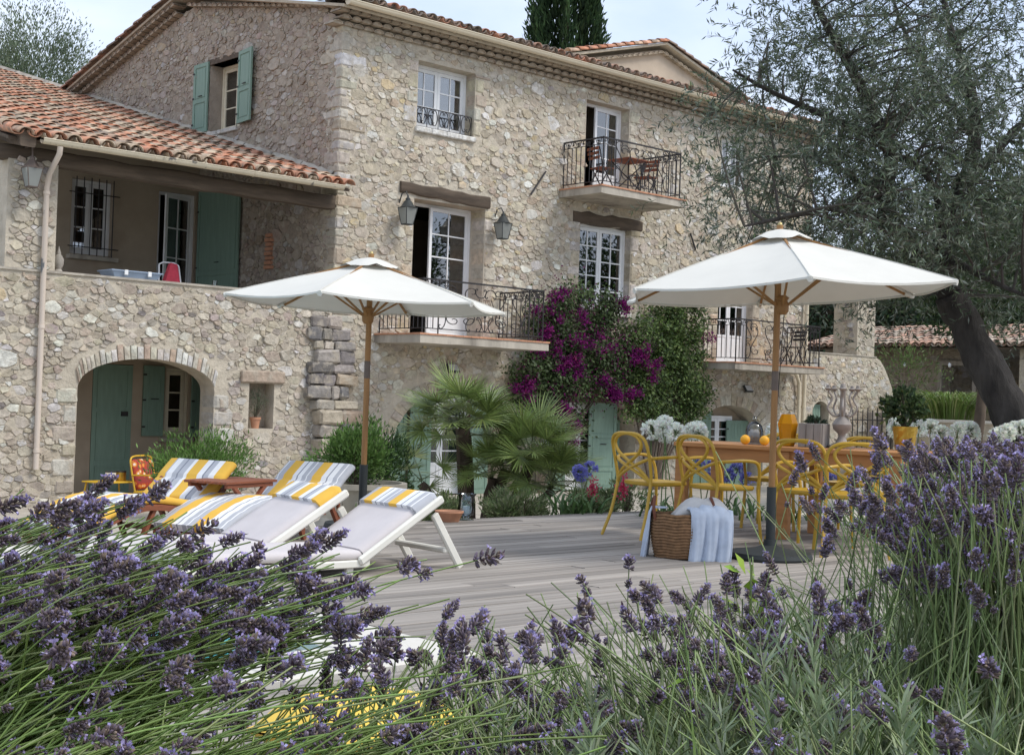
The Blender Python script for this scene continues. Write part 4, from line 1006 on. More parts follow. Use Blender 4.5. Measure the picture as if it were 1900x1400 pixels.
# ------------------------------------------------------------------ furniture
CR, CF = Vector((.7355,-.6775,0)), Vector((.6775,.7355,0))     # bearings used to set things out on the deck: across and along the view from the garden
mat('canvas',(.66,.645,.59),.9,.04,3,.0006,80,trans=.08); mat('teak_pole',(.30,.155,.055),.5,.2,3,.001,12,stretch=(8,8,.5)); mat('brass',(.42,.34,.16),.4,.15,9,metal=.6)
mat('black_rubber',(.03,.035,.035),.6,.1,5); mat('teak',(.42,.20,.075),.6,.2,2.2,.0012,12,stretch=(.8,8,8),orand=.1); mat('mustard',(.50,.31,.03),.42,.05,4,spec=.5)
mat('red_wood',(.22,.075,.04),.6,.25,3,.001,14,stretch=(1,8,8)); mat('white_wood',(.70,.68,.61),.6,.06,4); mat('grey_cushion',(.56,.52,.515),.95,.05,6,.001,60)
mat('wicker',(.19,.105,.05),.8,.35,30,.004,60); mat('leather',(.13,.045,.025),.6,.2,9); mat('towel_blue',(.46,.52,.62),.95,.1,14,.002,120); mat('towel_grey',(.50,.49,.48),.95,.1,14,.002,120); mat('fringe',(.72,.76,.82),.95,.05,6)
mat('orange_fruit',(.85,.42,.03),.5,.08,20,.001,60); mat('grey_box',(.27,.25,.235),.85,.2,6,.002,20,stretch=(3,3,.5)); mat('old_metal',(.30,.27,.25),.7,.25,14,metal=.2); mat('gold_pot',(.52,.34,.06),.35,.35,7,.006,14,metal=.7)
mat('planter_stone',(.44,.40,.33),.9,.2,6,.006,14,dirt=(.22,.19,.15),dirt_s=3,dirt_lo=.5,dirt_hi=.75); mat('yellow_paint',(.62,.38,.03),.5,.08,4); mat('wax',(.8,.77,.68),.6,.02,3)
mat('amber_glass',(.78,.40,.02),.12,.1,6,trans=.45,spec=.5)
def stripes(name, lanes, total):
    m = mat(name,(1,1,1),.95,.05,7,.001,70); nt = m.node_tree; N = nt.nodes; L = nt.links
    tc = N.new('ShaderNodeTexCoord'); sx = N.new('ShaderNodeSeparateXYZ'); L.new(tc.outputs['Object'],sx.inputs[0])
    mr = N.new('ShaderNodeMapRange'); mr.inputs['From Min'].default_value = -total/2; mr.inputs['From Max'].default_value = total/2; L.new(sx.outputs['Y'],mr.inputs['Value'])
    rp = N.new('ShaderNodeValToRGB'); rp.color_ramp.interpolation = 'CONSTANT'; e = rp.color_ramp.elements; L.new(mr.outputs[0],rp.inputs[0])
    tot = sum(w for w,_ in lanes); x = 0
    for i,(w,c) in enumerate(lanes):
        el = e[0] if i == 0 else e[1] if i == 1 else e.new(min(.999,x/tot))
        el.position = min(.999,x/tot); el.color = (*c,1); x += w
    P = N['Principled BSDF']; old = P.inputs['Base Color'].links[0].from_socket; mxn = N.new('ShaderNodeMix'); mxn.data_type = 'RGBA'; mxn.blend_type = 'MULTIPLY'; mxn.inputs['Factor'].default_value = 1
    L.new(old,mxn.inputs['A']); L.new(rp.outputs[0],mxn.inputs['B']); L.new(mxn.outputs['Result'],P.inputs['Base Color'])
yl, gr, wh, dk = (.72,.43,.07),(.42,.43,.46),(.74,.74,.74),(.22,.23,.27)
half = [(5,gr),(1,wh),(4,gr),(5,wh),(1.2,dk),(5,wh),(9,yl),(5,gr),(1,wh),(4,gr),(4,wh),(1.2,dk),(4,wh)]
stripes('striped_a',half+[(9,yl),(5,gr),(1,wh),(4,gr)],.66)
stripes('striped_b',[(9,yl),(5,wh),(4,gr),(1.2,dk),(5,wh),(9,yl),(3,wh),(5,gr),(1.2,dk),(4,gr),(5,wh),(1,gr),(9,yl)],.66)
def strip(mb, prof, w, t, n=8, edge=.5, dip=None):
    """padded strip: prof [(x,z)] is the top line, w wide in y, t thick; rounded long edges"""
    P = [Vector((x,0,z)) for x,z in prof]; m = len(P); vs = []; ys = []
    for k in range(n+1): ys.append(-w/2+w*k/n)
    cs = [(-w/2,-t),(-w/2-t*.28,-t*.72),(-w/2-t*.3,-t*.35),(-w/2,-t*.04)]+[(y,0.0) for y in ys[1:-1]]+[(w/2,-t*.04),(w/2+t*.3,-t*.35),(w/2+t*.28,-t*.72),(w/2,-t)]
    q = len(cs)
    for i in range(m):
        tg = (P[min(i+1,m-1)]-P[max(i-1,0)]).normalized(); nr = Vector((-tg.z,0,tg.x)); d = dip[i] if dip else 0
        for y, h in cs: vs.append(P[i]+Vector((0,y,0))+nr*(h-(d if h > -t*.1 else 0)))
    fs = [(i*q+k+1,i*q+k,(i+1)*q+k,(i+1)*q+k+1) for i in range(m-1) for k in range(q-1)]
    fs += [(i*q,i*q+q-1,(i+1)*q+q-1,(i+1)*q) for i in range(m-1)]; fs += [tuple(range(q)),tuple((m-1)*q+q-1-k for k in range(q))]
    mb.add(vs,[f for f in fs]); return mb
def bez(P, n):
    """Catmull-Rom through points"""
    P = [Vector(p) for p in P]; out = []
    for i in range(len(P)-1):
        a, b, c, d = P[max(i-1,0)], P[i], P[i+1], P[min(i+2,len(P)-1)]
        for k in range(n):
            t = k/n; out.append(.5*((2*b)+(c-a)*t+(2*a-5*b+4*c-d)*t*t+(3*b-a-3*c+d)*t**3))
    out.append(P[-1]); return out
def steamer(label, loc, rot, mt, back=(.42,.27)):
    t = thing('sun_lounger',label,'sun lounger',loc,rot)
    seat = [(p.x,p.z) for p in bez([(0,0,.15),(.16,0,.225),(.4,0,.305),(.62,0,.335),(.84,0,.315),(1.04,0,.285),(1.2,0,.275)],5)]
    c = strip(MB(),seat,.60,.055,12,dip=[.006*math.sin(i*1.1)**2 for i in range(len(seat))]).build('seat_cushion',mt,t,smooth=True,angle=60)
    bk = [(p.x,p.z) for p in bez([(1.17,0,.285),(1.22+back[0]*.25,0,.295+back[1]*.3),(1.2+back[0]*.6,0,.285+back[1]*.64),(1.2+back[0],0,.285+back[1])],6)]
    strip(MB(),bk,.60,.06,12,dip=[.012 if i in (0,9,10) else .0 for i in range(len(bk))]).build('back_cushion',mt,t,smooth=True,angle=60)
    for s in (-1,1):
        MB().tube([(x,s*.285,z-.082) for x,z in seat],.03,4).build('side_rail','red_wood',t)
        MB().tube([(1.12,s*.26,.22),(1.2+back[0]+.02,s*.26,.25+back[1])],.024,4).build('back_rail','red_wood',t)
        for a, b in (((.08,.0),(.03,.12)),((.55,0),(.70,.26)),((.98,.0),(.84,.25)),((1.48,0),(1.3,.25))): MB().tube([(a[0],s*.27,a[1]),(b[0],s*.27,b[1])],.022,4).build('leg','red_wood',t)
    for x,z in seat[::2]: MB().box(x-.022,x+.022,-.27,.27,z-.076,z-.058).build('slat','red_wood',t)
    for x in (.06,.98): MB().box(x-.015,x+.015,-.27,.27,.05,.09).build('crossbar','red_wood',t)
    MB().tube([(1.48,-.24,.02),(1.2+back[0]*.7,-.24,.24+back[1]*.66)],.016,4).build('prop','red_wood',t)
    return t
steamer('dark red wood lounger with striped cushion, side table at its head',(3.98,8.80,0),rad(20),'striped_b',(.30,.265))
steamer('dark red wood lounger with grey edged striped cushion, tallest against stone planter',(4.80,8.45,0),rad(20),'striped_a',(.34,.26))
def white_lounger(label, loc, rot, mt, end):
    t = thing('sun_lounger',label,'sun lounger',loc,rot)
    seat = [(p.x,p.z) for p in bez([(0,0,.17),(.5,0,.165),(1.0,0,.155),(1.2,0,.15)],5)]
    strip(MB(),seat,.54,.06,10).build('seat_cushion','grey_cushion',t,smooth=True,angle=60)
    bk = [(p.x,p.z) for p in bez([(1.19,0,.16),(1.4,0,.285),(1.6,0,.405),(1.72,0,.47)],6)]
    strip(MB(),bk,.54,.075,10).build('back_cushion','grey_cushion',t,smooth=True,angle=60)
    hd = [(x-.012,z+.02) for x,z in bk[11:]]; hd += [(hd[-1][0]+.035,hd[-1][1]-.0)]
    strip(MB(),hd,.56,.10,12).build('head_cover',mt,t,smooth=True,angle=60)
    for s in (-1,1):
        MB().bbox(-.02,1.25,s*.29-.02,s*.29+.02,.05,.095,.006).build('side_rail','white_wood',t)
        b = MB(); b.X = Matrix.Translation((1.18,s*.315,.06))@Matrix.Rotation(rad(-31),4,'Y'); b.bbox(0,.72,-.016,.016,0,.055,.012); b.build('back_rail','white_wood',t)
        b = MB(); b.X = Matrix.Translation((1.98,s*.27,0))@Matrix.Rotation(rad(-33),4,'Y'); b.bbox(-.028,.028,-.016,.016,0,.42,.01); b.build('prop_leg','white_wood',t)
        for x in (.1,1.1): MB().bbox(x,x+.05,s*.265-.018,s*.265+.018,0,.05,.006).build('leg','white_wood',t)
    MB().bbox(1.84,1.89,-.27,.27,.10,.135,.008).build('crossbar','white_wood',t)
    for i in range(7): MB().box(.05+i*.17,.13+i*.17,-.27,.27,.075,.092).build('slat','white_wood',t)
    return t
white_lounger('low white framed lounger with gold edged striped cover beside the dark red lounger',(3.52,7.70,0),rad(-4),'striped_b',0)
white_lounger('low white framed lounger with silver edged striped head cover and propped leg on open deck',(3.80,7.03,0),rad(-2),'striped_a',0)
# slatted side table behind the loungers
t = thing('side_table','small dark red slatted wooden table between the two dark red loungers','table',(5.42,8.93,0),rad(20))
for i in range(6): MB().bbox(-.3,.3,-.2+i*.068,-.2+i*.068+.058,.405,.425,.004).build('slat','red_wood',t)
for s in (-1,1):
    for a in (-1,1): MB().tube([(a*.24,s*.17,0),(-a*.2,s*.17,.4)],.02,4).build('leg','red_wood',t)
    MB().bbox(-.27,.27,s*.17-.015,s*.17+.015,.375,.405,.004).build('rail','red_wood',t)
# ------------------------------------------------------------------ parasols
def parasol(label, loc, H, zt, R_, th0, tilt):
    t = thing('parasol',label,'parasol',loc,0); T = Matrix.Translation((0,0,H))@Matrix.Rotation(rad(tilt[0]),4,Vector((tilt[1],tilt[2],0)))@Matrix.Translation((0,0,-H))
    dirs = [(CR*math.cos(rad(th0+60*k))-CF*math.sin(rad(th0+60*k))) for k in range(6)]
    cv = MB(); cv.X = T; m = 10
    def surf(k, a, b):                                   # gore k: a along spoke 0..1, b across 0..1
        d = dirs[k]*(1-b)+dirs[(k+1)%6]*b; sag = 4*b*(1-b)
        r = R_*a*(1-.035*sag*a); h = H-.10-(H-.10-zt)*(a**1.12)
        return Vector((d.x*r,d.y*r,h-.055*sag*a*(1-.45*a)))
    for k in range(6):
        n = 6; vs = [surf(k,.03+.97*i/m,j/n) for i in range(m+1) for j in range(n+1)]
        cv.add(vs,[(i*(n+1)+j,(i+1)*(n+1)+j,(i+1)*(n+1)+j+1,i*(n+1)+j+1) for i in range(m) for j in range(n)])
    c = cv.build('canopy','canvas',t,smooth=True,angle=16)
    hm = MB(); hm.X = T
    for k in range(6): hm.tube([surf(k,1,j/8)-Vector((0,0,.008)) for j in range(9)],.009,4); hm.tube([surf(k,.12+.88*i/8,0)+Vector((0,0,.003)) for i in range(9)],.004,4)
    hm.build('hem','canvas',c,smooth=True)
    vt = MB(); vt.X = T; k6 = 24
    vs = [Vector((0,0,H-.045))]
    for rr, hh, wv in ((.12,-.082,0),(.22,-.128,.008),(.25,-.142,.011)):
        for i in range(k6):
            a = 2*math.pi*i/k6; b = (i%4)/4; k = i//4; d = dirs[k]*(1-b)+dirs[(k+1)%6]*b; vs.append(Vector((d.x*rr,d.y*rr,H+hh+.012+wv*math.sin(a*5)+wv*.7*math.sin(a*9))))
    fs = [(0,1+i,1+(i+1)%k6) for i in range(k6)]+[(1+r*k6+i,1+(r+1)*k6+i,1+(r+1)*k6+(i+1)%k6,1+r*k6+(i+1)%k6) for r in range(2) for i in range(k6)]
    vt.add(vs,fs); vt.build('vent_cap','canvas',t,smooth=True,angle=40)
    for k in range(6):
        d = dirs[k]; r = MB(); r.X = T; r.tube([Vector((d.x*.04,d.y*.04,H-.08)),Vector((d.x*R_*.97,d.y*R_*.97,zt-.022))],.011,4); o = r.build('rib','teak_pole',t)
        s = MB(); s.X = T; a = .42; s.tube([Vector((d.x*.05,d.y*.05,zt-.10)),Vector((d.x*R_*a,d.y*R_*a,H-.10-(H-.10-zt)*(a**1.12)-.03))],.010,4); s.build('strut','teak_pole',o)
        p = MB(); p.X = T; p.tube([Vector((d.x*R_*.93,d.y*R_*.93,zt+.004)),Vector((d.x*R_*1.0,d.y*R_*1.0,zt-.018))],.022,6); p.build('pocket','canvas',o)
    po = MB(); po.tube([(0,0,.45),tuple(T@Vector((0,0,H-.02)))],.024,12); po.build('pole','teak_pole',t,smooth=True)
    hb = MB(); hb.X = T; hb.lathe([(.03,zt-.17),(.046,zt-.15),(.05,zt-.1),(.04,zt-.07),(.055,zt-.05),(.03,zt-.03)],12); hb.build('hub','teak_pole',t,smooth=True)
    fi = MB(); fi.X = T; fi.lathe([(.010,H-.05),(.018,H-.035),(.021,H-.018),(.014,H-.002),(.004,H+.004)],10); fi.build('finial','brass',t,smooth=True)
    MB().tube([tuple(T@Vector((.03,.0,zt-.12))),(.03,.0,1.0)],.003,4).build('cord','iron',t)
    MB().tube([(0,0,1.22),(0,0,1.36)],.0255,12).build('sleeve','brown_metal',t,smooth=True)
    MB().tube([(0,0,.03),(0,0,.52)],.034,12).build('base_tube','black_rubber',t,smooth=True)
    MB().lathe([(.30,0),(.31,.02),(.30,.05),(.12,.075),(.05,.10),(.045,.14)],24).build('base','black_rubber',t,smooth=True,angle=40)
    return t
parasol('cream parasol on wooden pole standing among the sun loungers',(6.69,9.0,0),2.25,1.83,1.16,-18,(1.0,.7,.7))
parasol('cream parasol on wooden pole standing beside the dining table',(8.16,6.04,0),2.44,1.94,1.26,-27,(-3.2,.6775,.7355))
# ------------------------------------------------------------------ dining table and chairs
TA, TB = Vector((9.133,7.815,0)), Vector((9.665,5.90,0))
td = (TB-TA).normalized(); tn = Vector((-td.y,td.x,0)); tlen = (TB-TA).length; trot = math.atan2(td.y,td.x)
table = thing('dining_table','long light brown wooden dining table on the deck beside the parasol','table',tuple((TA+TB)/2+tn*.45),trot)
for i in range(7): MB().bbox(-tlen/2,tlen/2,-.45+i*.1287,-.45+i*.1287+.1257,.735,.77,.003).build('top_plank','teak',table)
for s in (-1,1): MB().box(-tlen/2+.06,tlen/2-.06,s*.39-.012,s*.39+.012,.63,.734).build('apron','teak',table); MB().box(s*(tlen/2-.06)-.012,s*(tlen/2-.06)+.012,-.378,.378,.63,.734).build('apron','teak',table)
for x in (-tlen/2+.06,.0,tlen/2-.06):
    for s in (-1,1): MB().bbox(x-.05,x+.05,s*.385-.045,s*.385+.045,0,.733,.006).build('leg','teak',table)
def chair_proto(label):
    t = thing('dining_chair',label,'chair',(0,0,0),0,'mustard dining chairs round the table')
    s = MB(); n = 10; pts = []
    for i in range(n*2):
        a = 2*math.pi*i/(n*2); x = math.copysign(abs(math.cos(a))**.55,math.cos(a))*.225; y = math.copysign(abs(math.sin(a))**.55,math.sin(a))*.22; pts.append((x*(1+.06*y/.22),y,0))
    k = len(pts); vs = [(x*.96,y*.96,.435-.01) for x,y,_ in pts]+[(x,y,.44) for x,y,_ in pts]+[(x*.99,y*.99,.458) for x,y,_ in pts]+[(x*.7,y*.7,.452) for x,y,_ in pts]+[(0,0,.446)]
    fs = [tuple(range(k-1,-1,-1))]+[(r*k+i,r*k+(i+1)%k,(r+1)*k+(i+1)%k,(r+1)*k+i) for r in range(3) for i in range(k)]+[(3*k+i,3*k+(i+1)%k,4*k) for i in range(k)]
    s.add(vs,fs); s.build('seat','mustard',t,smooth=True,angle=60)
    for q in (-1,1):
        MB().tube(bez([(q*.25,-.34,0),(q*.225,-.27,.2),(q*.212,-.225,.42),(q*.215,-.22,.5)],5),[.011]+[.0135]*14+[.014],8).build('leg','mustard',t,smooth=True)
        MB().tube(bez([(q*.24,.23,0),(q*.225,.21,.25),(q*.215,.20,.44)],5),.0135,8).build('leg','mustard',t,smooth=True)
        MB().tube(bez([(q*.215,.20,.44),(q*.235,.195,.56),(q*.25,.15,.645),(q*.255,.03,.665),(q*.245,-.12,.66),(q*.20,-.235,.645),(q*.09,-.268,.60),(-q*.04,-.262,.55),(-q*.16,-.24,.49),(-q*.205,-.22,.45)],6),.0135,8).build('armrest','mustard',t,smooth=True)
    b = MB()
    for q in (-1,1): b.tube(bez([(q*.215,-.22,.5),(q*.222,-.248,.64),(q*.214,-.285,.775),(q*.15,-.305,.835),(q*.02,-.312,.848),(-q*.11,-.305,.825),(-q*.165,-.295,.765),(-q*.13,-.285,.695),(-q*.02,-.272,.625),(q*.11,-.255,.555),(q*.19,-.23,.48),(q*.21,-.215,.445)],6),.0138,8)
    b.build('backrest','mustard',t,smooth=True)
    return t
cp = chair_proto('mustard yellow plastic chair with looped back, the one overhanging open deck at the table end')
face = math.atan2(tn.y,tn.x)-math.pi/2
def at_table(along, off, rot): p = TA+td*along+tn*off; return (p.x,p.y,0), rot
spots = [(at_table(.13,-.62,face-.42),None),(at_table(.70,-.58,face-.45),'mustard yellow chair with looped back standing behind the towel basket'),
         (at_table(1.42,-.42,face-.12),'mustard yellow chair with looped back beside the middle table leg behind the lavender'),(at_table(1.78,-.62,face+.45),'mustard yellow chair with looped back turned at an angle among the lavender spikes'),
         (at_table(.55,1.02,face+math.pi+.1),'mustard yellow chair on the far side of the table near the white agapanthus'),(at_table(1.25,1.05,face+math.pi-.06),'mustard yellow chair on the far side of the table behind the grey planter box')]
for i,((l,r),lb) in enumerate(spots):
    c = cp if i == 0 else copy_tree(cp); c.location = l; c.rotation_euler = (0,0,r)
    if lb: c['label'] = lb
# things on the table
def on_table(along, off): p = TA+td*along+tn*off; return (p.x,p.y,.772)
t = thing('glass_cloche','clear glass dome jar with round knob on the dining table','jar',on_table(.62,.30)); MB().lathe([(.075,.012),(.078,.03),(.078,.11),(.066,.16),(.035,.19),(.012,.2)],16,cap=False).build('dome','clear_glass',t,smooth=True)
MB().ball((0,0,.222),.02,8,6).build('knob','clear_glass',t,smooth=True); MB().lathe([(.09,0),(.092,.01),(.08,.012)],16).build('plate','grey_box',t,smooth=True); MB().lathe([(.05,.012),(.055,.04),(.05,.1),(.03,.13)],12).build('candle','old_metal',t,smooth=True)
for i,(a,o,lb) in enumerate(((.62,.10,'round orange fruit on the dining table touching the glass dome jar'),(.80,.08,'round orange fruit on the dining table in front of amber vase'))):
    x = MB().ball((0,0,.042),.042,14,9).build('orange','orange_fruit',None,smooth=True,loc=on_table(a,o)); tag(x,lb,'fruit')
t = thing('amber_vase','tall faceted amber glass vase tapering to its shoulder on the table','vase',on_table(.92,.30))
MB().lathe([(.055,0),(.06,.008),(.075,.13),(.085,.19),(.055,.27),(.05,.27),(.079,.19),(.068,.13),(.05,.014)],6).build('body','amber_glass',t); MB().lathe([(.045,.016),(.062,.12),(.07,.17)],6).build('water','amber_glass',t)
t = thing('planter_box','square weathered grey wooden planter box on the dining table','planter',on_table(1.14,.34),trot)
for s in (-1,1):
    for i in range(3): MB().bbox(-.1+i*.067,-.1+i*.067+.064,s*.1-.008,s*.1+.008,0,.2,.003).build('slat','grey_box',t); MB().bbox(s*.1-.008,s*.1+.008,-.09+i*.06,-.09+i*.06+.057,0,.2,.003).build('slat','grey_box',t)
MB().box(-.09,.09,-.09,.09,.0,.17).build('soil','soil',t)
t = thing('candelabra','ornate grey metal candelabra with scrolled arms and urn shaped foot','candelabra',on_table(1.36,.40),trot); t.scale = (1.5,1.5,1.6)
MB().lathe([(.07,0),(.075,.012),(.035,.03),(.02,.06),(.022,.075),(.05,.10),(.055,.125),(.04,.15),(.018,.165),(.015,.3),(.022,.31),(.01,.34)],12).build('stem','old_metal',t,smooth=True)
for k in range(5):
    a = MB(); a.X = Matrix.Rotation(k*2*math.pi/5,4,'Z'); a.tube(bez([(.012,0,.18),(.05,0,.17),(.085,0,.21),(.06,0,.26),(.085,0,.30)],5),.006,5); a.lathe([(.012,0),(.022,.012),(.012,.016),(.010,.03)],8,(.085,0,.30)); a.build('arm','old_metal',t,smooth=True)
t = thing('gold_pot','crinkled gold metallic plant pot standing on the far side of table','pot',on_table(1.80,.72)); k = 18; g = MB()
for z0_, z1_, r0, r1 in ((0,.06,.075,.085),(.06,.13,.085,.095),(.13,.2,.095,.105)):
    rr = random.Random(int(z0_*100)); g.lathe([(r0,z0_),((r0+r1)/2*1.01,(z0_+z1_)/2),(r1,z1_)],k,cap=False)
g.v = [(x*(1+.03*math.sin(i*3.7)),y*(1+.03*math.cos(i*2.9)),z) for i,(x,y,z) in enumerate(g.v)]; g.build('pot','gold_pot',t); MB().lathe([(.001,.17),(.095,.175)],k).build('soil','soil',t)
# ------------------------------------------------------------------ basket with towels
bk = thing('wicker_basket','round brown wicker basket with leather handles standing on the deck','basket',(7.60,6.40,0),rad(-42))
w = MB(); n = 40
for r in range(15):
    z = .012+r*.021; R0 = .185+.03*math.sin(r/15*2.6)
    w.tube([((R0+.006*math.sin(i*math.pi+r*math.pi))*math.cos(2*math.pi*i/n),(R0+.006*math.sin(i*math.pi+r*math.pi))*math.sin(2*math.pi*i/n)*.8,z+.003*math.sin(i*1.3)) for i in range(n)],.013,5,closed=True)
w.build('body','wicker',bk,smooth=True); MB().lathe([(.001,.01),(.18,.012)],20).build('bottom','wicker',bk)
for s in (-1,1): MB().tube(bez([(s*.20,-.07,.27),(s*.215,-.065,.36),(s*.2,0,.43),(s*.215,.065,.36),(s*.20,.07,.27)],6),.012,6).build('handle','leather',bk,smooth=True)
def cloth(name, label, mt, loc, rot, f, nu, nv, cat='towel', fringe=None):
    """draped cloth: f(u,v) -> local point, with folds"""
    t = thing(name,label,cat,loc,rot); V = [f(i/nu,j/nv) for j in range(nv+1) for i in range(nu+1)]; F = [(j*(nu+1)+i,j*(nu+1)+i+1,(j+1)*(nu+1)+i+1,(j+1)*(nu+1)+i) for j in range(nv) for i in range(nu)]
    m = MB(); m.add(V,F); o = m.build('cloth',mt,t,smooth=True,angle=180); md = o.modifiers.new('thick','SOLIDIFY'); md.thickness = .008
    if fringe:
        g = MB(); r2 = random.Random(3)
        for i in range(fringe):
            u = (i+.5)/fringe; a = Vector(f(u,1)); b = a-Vector(f(u,.97)); d = Vector((r2.uniform(-.012,.012),r2.uniform(-.012,.012),-.05)); g.tube([a,a+d*.5,a+d*1.0+Vector((0,0,r2.uniform(-.02,.005)))],[.003,.004,.0025],4)
        g.build('fringe','fringe',t)
    return t
def drape_r(u,v):
    x = .02+.30*u+.02*math.sin(v*3); s = v*.52
    fold = .018*math.sin(u*19+v*2)+.01*math.sin(u*41)
    if s < .14: return (x,-.02-s, .345+.03*math.sin(u*3.1)+fold*.5)
    return (x,-.185-.02*(s-.14)+fold*min(1,(s-.14)*6), .345-(s-.14)+.03*math.sin(u*3.1)-.03*u)
cloth('towel','pale blue towel with knotted fringe hanging over the basket front','towel_blue',(7.60,6.40,0),rad(-42),drape_r,28,16,fringe=26)
def drape_l(u,v):
    a = 2.55+.75*u; s = v*.55; fold = .016*math.sin(u*17+v*3)
    r = .12+s if s < .12 else .235+.10*(s-.12)+fold*min(1,(s-.12)*5)
    return (r*math.cos(a),r*math.sin(a)*.9-.02, .35 if s < .1 else .355-(s-.1)*.93)
cloth('towel','crumpled blue grey towel spilling down the basket side beside its handle','towel_blue',(7.60,6.40,0),rad(-42),drape_l,22,16)
def bundle(u,v):
    a = math.pi*(v-.5)*1.1; x = -.02+.42*u; h = .10*(1-abs(2*u-1)**3)+.012*math.sin(u*13+v*8)
    return (x-.05, .075*math.sin(a)*1.3+.02, .30+h*math.cos(a)+.035*math.sin(u*2.5))
cloth('towel','soft grey towel bundled on top of the basket','towel_grey',(7.60,6.40,0),rad(-42),bundle,24,14)
# ------------------------------------------------------------------ pots, planter and candle glass along the deck edge
t = thing('terracotta_bowl','low terracotta bowl standing on the deck edge beside blue glass','pot',(7.80,9.22,0)); MB().lathe([(.085,0),(.09,.01),(.12,.075),(.128,.08),(.128,.095),(.118,.095),(.1,.07)],20).build('bowl','terracotta',t,smooth=True,angle=35); MB().lathe([(.001,.075),(.11,.078)],16).build('soil','soil',t)
t = thing('hurricane_glass','pale blue footed hurricane glass with a white candle inside','candle holder',(8.03,9.26,0))
MB().lathe([(.07,0),(.072,.008),(.03,.02),(.028,.03),(.07,.055),(.078,.1),(.068,.16),(.072,.21),(.09,.235),(.087,.235),(.069,.21),(.065,.16),(.075,.1),(.066,.058),(.02,.036)],20).build('glass','blue_glass',t,smooth=True)
MB().lathe([(.03,.04),(.032,.045),(.032,.12),(.03,.124)],12).build('candle','wax',t,smooth=True)
t = thing('stone_planter','carved cream stone trough planter behind the deck holding green shrubs','planter',(7.75,10.5,-.17),rad(2))
MB().lathe([(.40,0),(.42,.03),(.36,.06),(.34,.10),(.40,.30),(.43,.36),(.46,.38),(.46,.43),(.41,.43),(.38,.36)],28).build('trough','planter_stone',t,smooth=True,angle=35)
for k in range(14):
    s = MB(); s.X = Matrix.Rotation(k*2*math.pi/14,4,'Z'); s.ball((.385,0,.24),.035,6,4,(.4,1,1.4)); s.build('swag','planter_stone',t,smooth=True)
MB().lathe([(.001,.36),(.39,.38)],20).build('soil','soil',t)
t = thing('terracotta_pot','small orange terracotta pot standing in the wall niche','pot',(12.56,FY+.1,.44)); MB().lathe([(.06,0),(.085,.15),(.095,.15),(.097,.19),(.085,.19),(.08,.15)],16).build('pot','terracotta',t,smooth=True,angle=35); MB().lathe([(.001,.16),(.08,.165)],12).build('soil','soil',t)
# ------------------------------------------------------------------ yellow metal set in front of the wing arch
t = thing('metal_table','low yellow metal side table with two jars before the arch','table',(9.62,19.25,-.8),rad(12)); MB().bbox(-.36,.36,-.24,.24,.43,.45,.006).build('top','yellow_paint',t)
for a in (-1,1):
    for b in (-1,1): MB().tube([(a*.36,b*.24,0),(a*.3,b*.2,.43)],.013,6).build('leg','yellow_paint',t)
for x,c,lb in ((-.02,'wax','white candle in a glass jar on the yellow metal table'),(.17,'gold_pot','gold candle jar on the yellow metal table')):
    p = Vector((9.62,19.25,-.35))+Matrix.Rotation(rad(12),3,'Z')@Vector((x,0,.0)); j = thing('candle_jar',lb,'candle',tuple(p)); MB().lathe([(.075,0),(.078,.01),(.078,.13),(.074,.13),(.07,.012)],14).build('jar',c,j,smooth=True,angle=40); MB().lathe([(.08,.13),(.08,.15),(.02,.155)],14).build('lid','black_metal',j)
t = thing('lounge_chair','yellow metal lounge chair with orange floral back cushion before the arch','chair',(10.25,18.9,-.8),rad(-150)); b = MB()
MB().tube(bez([(-.3,-.25,.3),(-.3,-.32,.6),(-.27,-.36,.8),(0,-.37,.83),(.27,-.36,.8),(.3,-.32,.6),(.3,-.25,.3)],5),.014,6).build('back_frame','yellow_paint',t,smooth=True)
for s in (-1,1):
    MB().tube(bez([(s*.32,-.3,.55),(s*.34,0,.56),(s*.34,.25,.52),(s*.33,.28,0)],5),.014,6).build('armrest','yellow_paint',t,smooth=True); MB().tube([(s*.3,-.33,0),(s*.3,-.25,.32)],.014,6).build('leg','yellow_paint',t)
MB().bbox(-.31,.31,-.28,.28,.28,.31,.01).build('seat','yellow_paint',t)
m = mat('floral',(.42,.09,.04),.95,.05,5); nt = m.node_tree; N = nt.nodes; L = nt.links; tc = N.new('ShaderNodeTexCoord'); vo = N.new('ShaderNodeTexVoronoi'); vo.inputs['Scale'].default_value = 11; L.new(tc.outputs['Object'],vo.inputs['Vector'])
rp = N.new('ShaderNodeValToRGB'); rp.color_ramp.interpolation = 'CONSTANT'; e = rp.color_ramp.elements; e[0].color = (.75,.6,.5,1); e[1].position = .22; e[1].color = (.65,.25,.05,1); q = e.new(.42); q.color = (.40,.06,.03,1); q = e.new(.62); q.color = (.30,.05,.05,1)
L.new(vo.outputs['Distance'],rp.inputs[0]); L.new(rp.outputs[0],N['Principled BSDF'].inputs['Base Color'])
c = MB(); c.X = Matrix.Translation((0,-.27,.33))@Matrix.Rotation(rad(12),4,'X'); c.bbox(-.26,.26,-.06,.06,0,.46,.045); c.build('back_cushion','floral',t,smooth=True,angle=50)
